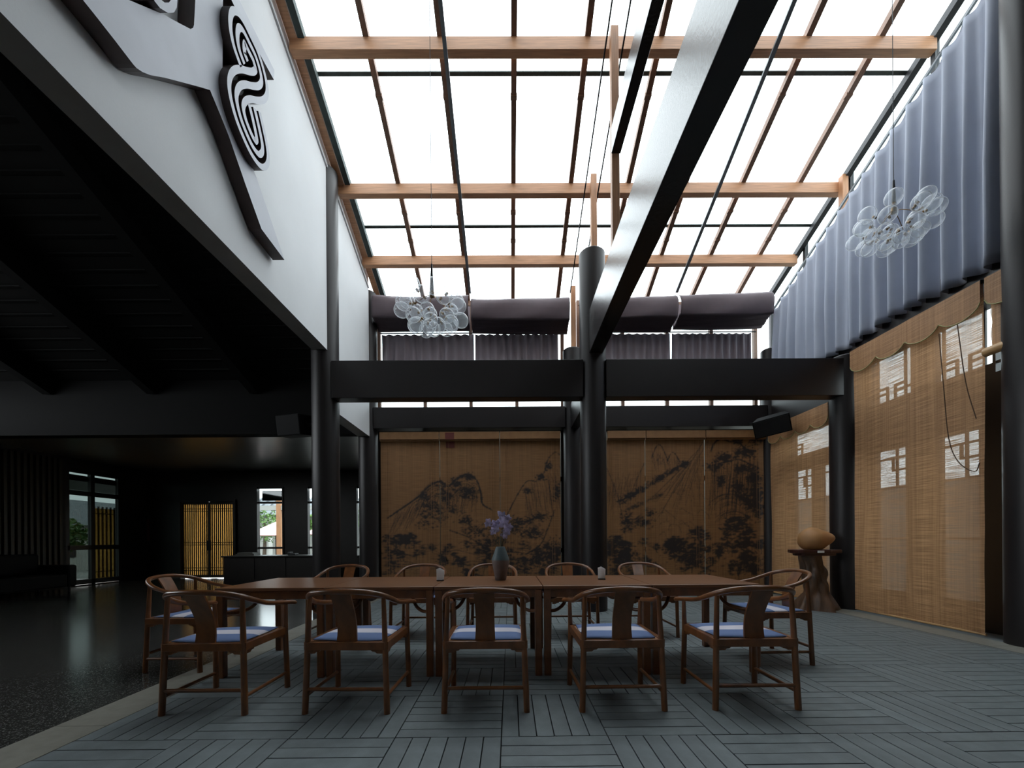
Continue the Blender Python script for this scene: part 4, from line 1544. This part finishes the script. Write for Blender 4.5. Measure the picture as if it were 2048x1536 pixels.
for k, (x, y, z, s) in enumerate(FL):
    fl = empty('purple_orchid', (v.location.x, v.location.y, TZ))
    tag(fl, FLL[k], 'flower', 'purple blossoms in the vase')
    MB().tube(catmull([(x * 0.1, y * 0.1, 0.05), (x * 0.25, y * 0.3, 0.32), (x * 0.7, y, (0.32 + z) / 2 + 0.02), (x, y, z)], 4), 0.0028, 6).build('stem', 'stem_green', fl)
    for p_ in range(6):
        a = 2 * PI * p_ / 6 + prng.uniform(-0.3, 0.3)
        tilt = prng.uniform(-0.5, 0.6)
        dr = Vector((math.cos(a), -0.35 + prng.uniform(-0.2, 0.2), math.sin(a) * 0.9)).normalized()
        side = dr.cross(Vector((0, 1, 0.2))).normalized()
        up_ = side.cross(dr).normalized()
        m = MB()
        nn_ = 6
        L_ = s * prng.uniform(0.7, 1.05)

        def PP(i, j):
            t = i / (nn_ - 1)
            w_ = 0.36 * L_ * math.sin(PI * (0.08 + 0.9 * t)) ** 0.8
            return Vector((x, y, z)) + dr * (L_ * t) + side * (w_ * (j - 1)) + up_ * (0.25 * L_ * t * t * (1 + tilt) - 0.06 * L_ * (j - 1) ** 2)
        m.grid(PP, nn_, 3)
        pt = m.build('petal', 'petal', fl, smooth='all')
        so = pt.modifiers.new('thick', 'SOLIDIFY')
        so.thickness = 0.0016
for k, (x, y, lab) in enumerate(((-0.66, 3.755, 'white folded napkins in a low holder on the hall side of the vase'), (0.865, 3.765, 'white folded napkins in a low holder beyond the vase by the column'))):
    nh = empty('napkin_holder', (x, y, TZ), 0.15 * (1 - 2 * k))
    tag(nh, lab, 'napkin holder', 'napkin holders on the tables')
    MB().box(-0.034, 0.034, -0.028, 0.028, 0, 0.012).build('base', 'dark_wood', nh, bevel=0.003)
    for q in range(5):
        m = MB()
        lean = (q - 2) * 0.004
        m.prism([(-0.026 + lean, -0.016 + q * 0.008, 0.012), (0.024 + lean, -0.016 + q * 0.008, 0.012), (0.026 + lean * 1.5, -0.016 + q * 0.008, 0.105 - 0.004 * abs(q - 2)), (0.004 + lean, -0.016 + q * 0.008, 0.124 - 0.003 * q), (-0.024 + lean * 1.5, -0.016 + q * 0.008, 0.112 + 0.002 * q)], (0, 0.0055, 0))
        m.build('napkin', 'napkin_paper', nh, fix=True)

# ------------------------------------------------------------------ bubble chandeliers


def bubble_mesh():
    m = MB()
    n, k = 20, 12
    prof_ = []
    for j in range(k + 1):
        a = PI * j / k
        prof_.append((max(0.002, math.sin(a)), -math.cos(a) * 1.06))
    m.lathe(prof_, n)
    return m


bub = None


def chandelier(loc, label, seed, ztop):
    global bub
    rg = random.Random(seed)
    root = empty('bubble_chandelier', loc)
    tag(root, label, 'chandelier', 'clear glass bubble chandeliers')
    MB().tube([(0, 0, 0.52), (0, 0, ztop - loc[2])], 0.0035, 6).build('cable', 'dark_metal', root)
    MB().tube([(0, 0, 0.22), (0, 0, 0.34), (0, 0, 0.54)], [0.024, 0.019, 0.009], 12).build('stem', 'dark_metal', root, smooth=True)
    MB().lathe([(0.026, 0.17), (0.03, 0.18), (0.026, 0.225)], 14).build('hub', 'brass', root, smooth=True)
    spots = []
    for k in range(8):
        a = 2 * PI * (k + 0.35 * rg.random()) / 8
        spots.append((0.30 + rg.uniform(-0.03, 0.02), a, 0.125 + rg.uniform(-0.02, 0.03), 0.083))
    for k in range(9):
        a = 2 * PI * (k + 0.3 + 0.3 * rg.random()) / 9
        spots.append((0.335, a, -0.005 + rg.uniform(-0.025, 0.025), 0.085))
    for k in range(7):
        a = 2 * PI * (k + 0.4 * rg.random()) / 7
        spots.append((0.215, a, -0.095 + rg.uniform(-0.015, 0.015), 0.081))
    for k in range(3):
        a = 2 * PI * (k + 0.4 * rg.random()) / 3
        spots.append((0.075, a, -0.135, 0.080))
    cap0 = None
    hubp = Vector((0, 0, 0.17))
    for (r, a, z, s) in spots:
        c = Vector((r * math.cos(a), r * math.sin(a), z))
        din = (hubp + Vector((0, 0, -0.12)) - c).normalized()
        if bub is None:
            o = bubble_mesh().build('glass_bubble', 'bubble_glass', root, smooth='all')
            bub = o
        else:
            o = copy_obj(bub, root)
        q = Vector((0, 0, 1)).rotation_difference(din)
        o.location = c
        o.rotation_euler = q.to_euler()
        o.scale = (s, s, s)
        e1 = c + din * (s * 1.02)
        MB().tube([e1 - din * 0.02, e1 + din * 0.02], 0.013, 8).build('bubble_cap', 'brass', root, smooth=True)
    for k in range(4):
        a = 2 * PI * k / 4 + 0.4
        MB().tube(catmull([(0, 0, 0.18), (0.07 * math.cos(a), 0.07 * math.sin(a), 0.16), (0.20 * math.cos(a), 0.20 * math.sin(a), 0.04)], 3), 0.004, 6).build('arm', 'brass', root)
    return root


p1 = atY(864, 624, 4.5)
chandelier(p1, 'clear glass bubble chandelier hanging in front of the brown roof shades', 4, ZR(4.5))
p2 = atY(1788, 456, 4.5)
chandelier(p2, 'clear glass bubble chandelier hanging in front of the blue curtain', 11, ZR(4.5))

# ------------------------------------------------------------------ stump with stone, loudspeakers
st = empty('root_stump', (4.80, 6.24, 0))
tag(st, 'gnarled tree root stump pedestal with a dark slab top', 'pedestal')
m = MB()
nz_, na = 26, 40
sr = Vector((3.1, 7.7, 1.3))


def SP(i, j):
    t = i / (nz_ - 1)
    a = 2 * PI * j / na
    r = 0.12 + 0.07 * (1 - t) ** 1.5 + 0.10 * max(0, 0.28 - t) * 2.2 + 0.07 * max(0, t - 0.75) * 2
    roots = 1 + (0.34 * math.cos(5 * a + 1.2) + 0.15 * math.cos(9 * a)) * max(0, 0.5 - t) * 1.8
    nn_ = mnoise.noise(Vector((math.cos(a) * 1.8, math.sin(a) * 1.8, t * 4)) + sr) * 0.055 + mnoise.noise(Vector((math.cos(a) * 5, math.sin(a) * 5, t * 6)) + sr) * 0.022
    r = r * roots + nn_
    return (r * math.cos(a) * 1.1 + 0.03 * math.sin(t * 4) - 0.06 * t, r * math.sin(a), 0.90 * t)


m.grid(lambda i, j: SP(i, j % na), nz_, na + 1)
tr_ = m.build('stump_trunk', 'stump_wood', st, smooth='all')
m = MB()
sl_pts = [(-0.36, -0.17), (-0.30, -0.20), (0.10, -0.22), (0.31, -0.18), (0.33, -0.02), (0.30, 0.15), (0.05, 0.21), (-0.28, 0.18), (-0.35, 0.02)]
m.prism([(x - 0.03, y, 0.885) for x, y in sl_pts], (0, 0, 0.055))
m.build('slab_top', 'stump_slab', st, fix=True, bevel=0.008)
MB().prism([(x * 0.8 - 0.03, y * 0.8, 0.845) for x, y in sl_pts], (0, 0, 0.045)).build('slab_underside', 'stump_slab', st, fix=True, bevel=0.008)
MB().box(-0.16, -0.06, -0.262, -0.255, 0.895, 0.93).build('label_card', 'paper_white', st)
m = MB()
nl, nk = 22, 30


def ST(i, j):
    th = PI * i / (nl - 1)
    ph = 2 * PI * j / nk
    d_ = Vector((math.sin(th) * math.cos(ph), math.sin(th) * math.sin(ph), -math.cos(th)))
    r = 0.21 * (1 + 0.10 * mnoise.noise(d_ * 1.3 + Vector((2, 5, 1))))
    tip = max(0, d_.dot(Vector((0.97, -0.1, 0.2)).normalized())) ** 5
    p = Vector((d_.x * r * 1.04, d_.y * r * 0.9, d_.z * r * 0.88))
    p += Vector((0.09, -0.01, 0.015)) * tip
    lump = max(0, d_.dot(Vector((-0.05, 0, 1)))) ** 6
    p.z += 0.015 * lump
    p.z = max(p.z, -0.15)
    return p


m.grid(lambda i, j: ST(i, j % nk), nl, nk + 1)
o = m.build('scholar_stone', 'stone_ball', smooth='all', loc=(4.755, 6.22, 0.94 + 0.149))
tag(o, 'rounded tan stone with a pointed side on the stump slab', 'stone')


def speaker(loc, rot, lab, hold):
    r_ = empty('loudspeaker', loc)
    r_.rotation_euler = rot
    MB().prism([(-0.29, -0.15, -0.16), (0.29, -0.15, -0.16), (0.22, 0.19, -0.16), (-0.22, 0.19, -0.16)], (0, 0, 0.32)).build('cabinet', 'black_leather', r_, fix=True, bevel=0.012)
    MB().box(-0.27, 0.27, -0.162, -0.15, -0.14, 0.14).build('grille', 'dark_metal', r_)
    inv = (Matrix.Translation(loc) @ r_.rotation_euler.to_matrix().to_4x4()).inverted()
    MB().tube([(0, 0.1, 0), tuple(inv @ Vector(hold))], 0.025, 10).build('bracket', 'dark_metal', r_)
    tag(r_, lab, 'loudspeaker')
    return r_


sp_ = atY(1544, 850, 7.3)
speaker(sp_, (R(24), R(-8), R(-38)), 'black loudspeaker mounted high in the corner above the painted blind', (sp_.x + 0.05, 8.10, 3.45))
sp2 = atY(606, 815, 6.3)
speaker((-3.46, 6.5, 3.0), (R(-8), 0, R(165)), 'black loudspeaker mounted on the hall side of the corner column', (-3.08, 6.38, 3.0))

# ------------------------------------------------------------------ outdoors seen through the windows
g = structure(MB().box(-60, 60, 12.5, 70, -0.3, -0.12).box(6.3, 40, -10, 12.5, -0.3, -0.12).box(-60, -11.4, -10, 12.5, -0.3, -0.12).box(-2.8, 6.3, 8.8, 12.5, -0.3, -0.12).build('garden_ground', 'paving_out'), 'pale paved garden ground outside', 'ground')
gw = structure(MB().box(9.2, 9.5, -4, 22, -0.12, 2.30).build('garden_wall', 'garden_wall'), 'dull garden wall beyond the side windows', 'wall')
structure(MB().box(-2.6, 6.5, 11.5, 11.8, -0.12, 4.4).build('sky_block_wall', 'slat_wood'), 'dull wall added behind the painted blinds to block the sky', 'wall')  # unseen wall added so the gaps between the blinds stay dim


def parasol(px, Y, zc_, w_, lab):
    p = atY(px, 1078, Y)
    r_ = empty('parasol', (p.x, Y, -0.12))
    tag(r_, lab, 'parasol', 'pink parasols in the garden')
    MB().tube([(0, 0, 0), (0, 0, zc_ + 0.6)], 0.03, 8).build('pole', 'dark_metal', r_)
    m = MB()
    n = 8
    m.v.append((0, 0, zc_ + 0.62))
    for k in range(n):
        a = 2 * PI * k / n
        m.v.append((w_ * math.cos(a), w_ * math.sin(a), zc_))
    for k in range(n):
        m.face((0, 1 + k, 1 + (k + 1) % n))
    c_ = m.build('canopy', 'parasol_pink', r_)
    so = c_.modifiers.new('thick', 'SOLIDIFY')
    so.thickness = 0.02
    MB().lathe([(0.3, 0), (0.3, 0.08)], 16).build('base', 'grey_plaster', r_)


parasol(552, 18.0, 1.5, 1.2, 'pink parasol seen through the first narrow window')
parasol(648, 22.5, 1.6, 1.1, 'pink parasol seen between the dark columns')
parasol(772, 18.0, 1.55, 1.2, 'pink parasol seen beside the painted blind')


def garden_tree(x, y, h, r, seed, lab):
    rg = random.Random(seed)
    root = empty('garden_tree', (x, y, -0.12))
    tag(root, lab, 'tree', 'garden trees')
    MB().tube([(0, 0, 0), (0.05, 0, h * 0.4), (0, 0.05, h * 0.8)], [0.12, 0.09, 0.04], 8).build('trunk', 'bark', root)
    m = MB()
    for _ in range(900):
        while True:
            q = Vector((rg.uniform(-1, 1), rg.uniform(-1, 1), rg.uniform(-1, 1)))
            if 0.3 < q.length < 1:
                break
        c = Vector((q.x * r, q.y * r, h * 0.72 + q.z * r * 0.7))
        a = Vector((rg.gauss(0, 1), rg.gauss(0, 1), rg.gauss(0, 0.6))).normalized()
        b_ = a.cross(Vector((rg.gauss(0, 1), rg.gauss(0, 1), rg.gauss(0, 1)))).normalized()
        s = rg.uniform(0.07, 0.15)
        k = len(m.v)
        m.v += [tuple(c - a * s), tuple(c + b_ * s * 0.5), tuple(c + a * s), tuple(c - b_ * s * 0.5)]
        m.face((k, k + 1, k + 2, k + 3))
    m.build('foliage', 'leaf_green', root)


for k, (px, Y, h, r) in enumerate(((528, 24, 3.0, 1.5), (596, 20.5, 2.9, 0.7), (656, 25, 3.0, 1.4), (764, 21, 3.3, 1.4))):
    p = atY(px, 1078, Y)
    garden_tree(p.x, Y, h, r, k, ['leafy tree above the parasol in the first narrow window', 'leafy tree beyond the desk end', 'leafy tree between the dark columns', 'leafy tree beside the painted blind edge'][k])
garden_tree(-15.5, 13.6, 2.1, 0.9, 8, 'round green shrub outside the glass door')
garden_tree(-14.6, 12.4, 1.4, 0.6, 9, 'low green shrub close outside the glass door')
# pavilion with a grey tile roof behind the parasols
pv = empty('garden_pavilion', (-11.5, 29, -0.12))
tag(pv, 'low pavilion with grey tiled roof and pale pillars across the garden', 'pavilion')
m = MB()
m.prism([(-9, -2.2, 3.0), (-9, 0, 4.3), (-9, 2.2, 3.0)], (24, 0, 0))
m.build('roof', 'tile_roof', pv, fix=True)
for k in range(40):
    x = -8.9 + k * 0.6
    o = MB().bar((0, -2.25, 3.03), (0, 0, 4.36), 0.12, 0.08).build('roof_rib', 'tile_roof', pv) if k == 0 else copy_obj(o, pv)
    o.location = (x, 0, 0)
MB().box(-9, 15, 1.2, 1.4, 0, 3.0).build('wall', 'out_wall', pv)
for k in range(7):
    o = MB().box(-0.14, 0.14, -2.0, -1.72, 0, 3.0).build('pillar', 'out_wall', pv) if k == 0 else copy_obj(o, pv)
    o.location = (-8.6 + k * 3.9, 0, 0)
pd = empty('garden_post', tuple(atY(560, 1078, 15.5)[:2]) + (-0.12,))
tag(pd, 'slim brown veranda post just outside the first narrow window', 'post')
MB().box(-0.09, 0.09, -0.09, 0.09, 0, 2.9).build('shaft', 'timber_post', pd)
MB().box(-3.2, 6.5, -0.08, 0.08, 2.45, 2.62).build('eave_beam', 'out_wall', pd)
po = structure(MB().box(-13.4, -11.3, 8.5, 14.5, 2.75, 2.9).box(-13.4, -13.25, 13.9, 14.1, -0.12, 2.75).build('added_porch_roof', 'dark_wood'), 'dark porch roof added outside the glass door to hide the sky', 'roof')  # added over the view through the door to cover the bright sky
hs = empty('garden_house', (-21, 18, -0.12))
tag(hs, 'pale low house with grey roof outside the glass door', 'house')
MB().box(-2, 2, -3, 3, 0, 2.1).build('wall', 'out_wall', hs)
MB().prism([(2.5, -3.4, 2.0), (0, -3.4, 3.3), (-2.5, -3.4, 2.0)], (0, 6.8, 0)).build('roof', 'tile_roof', hs, fix=True)
MB().box(2.0, 2.03, -1.5, -0.5, 0.6, 1.7).build('window', 'dark_wood', hs)
MB().box(2.0, 2.03, 0.6, 1.6, 0.6, 1.7).build('window', 'dark_wood', hs)
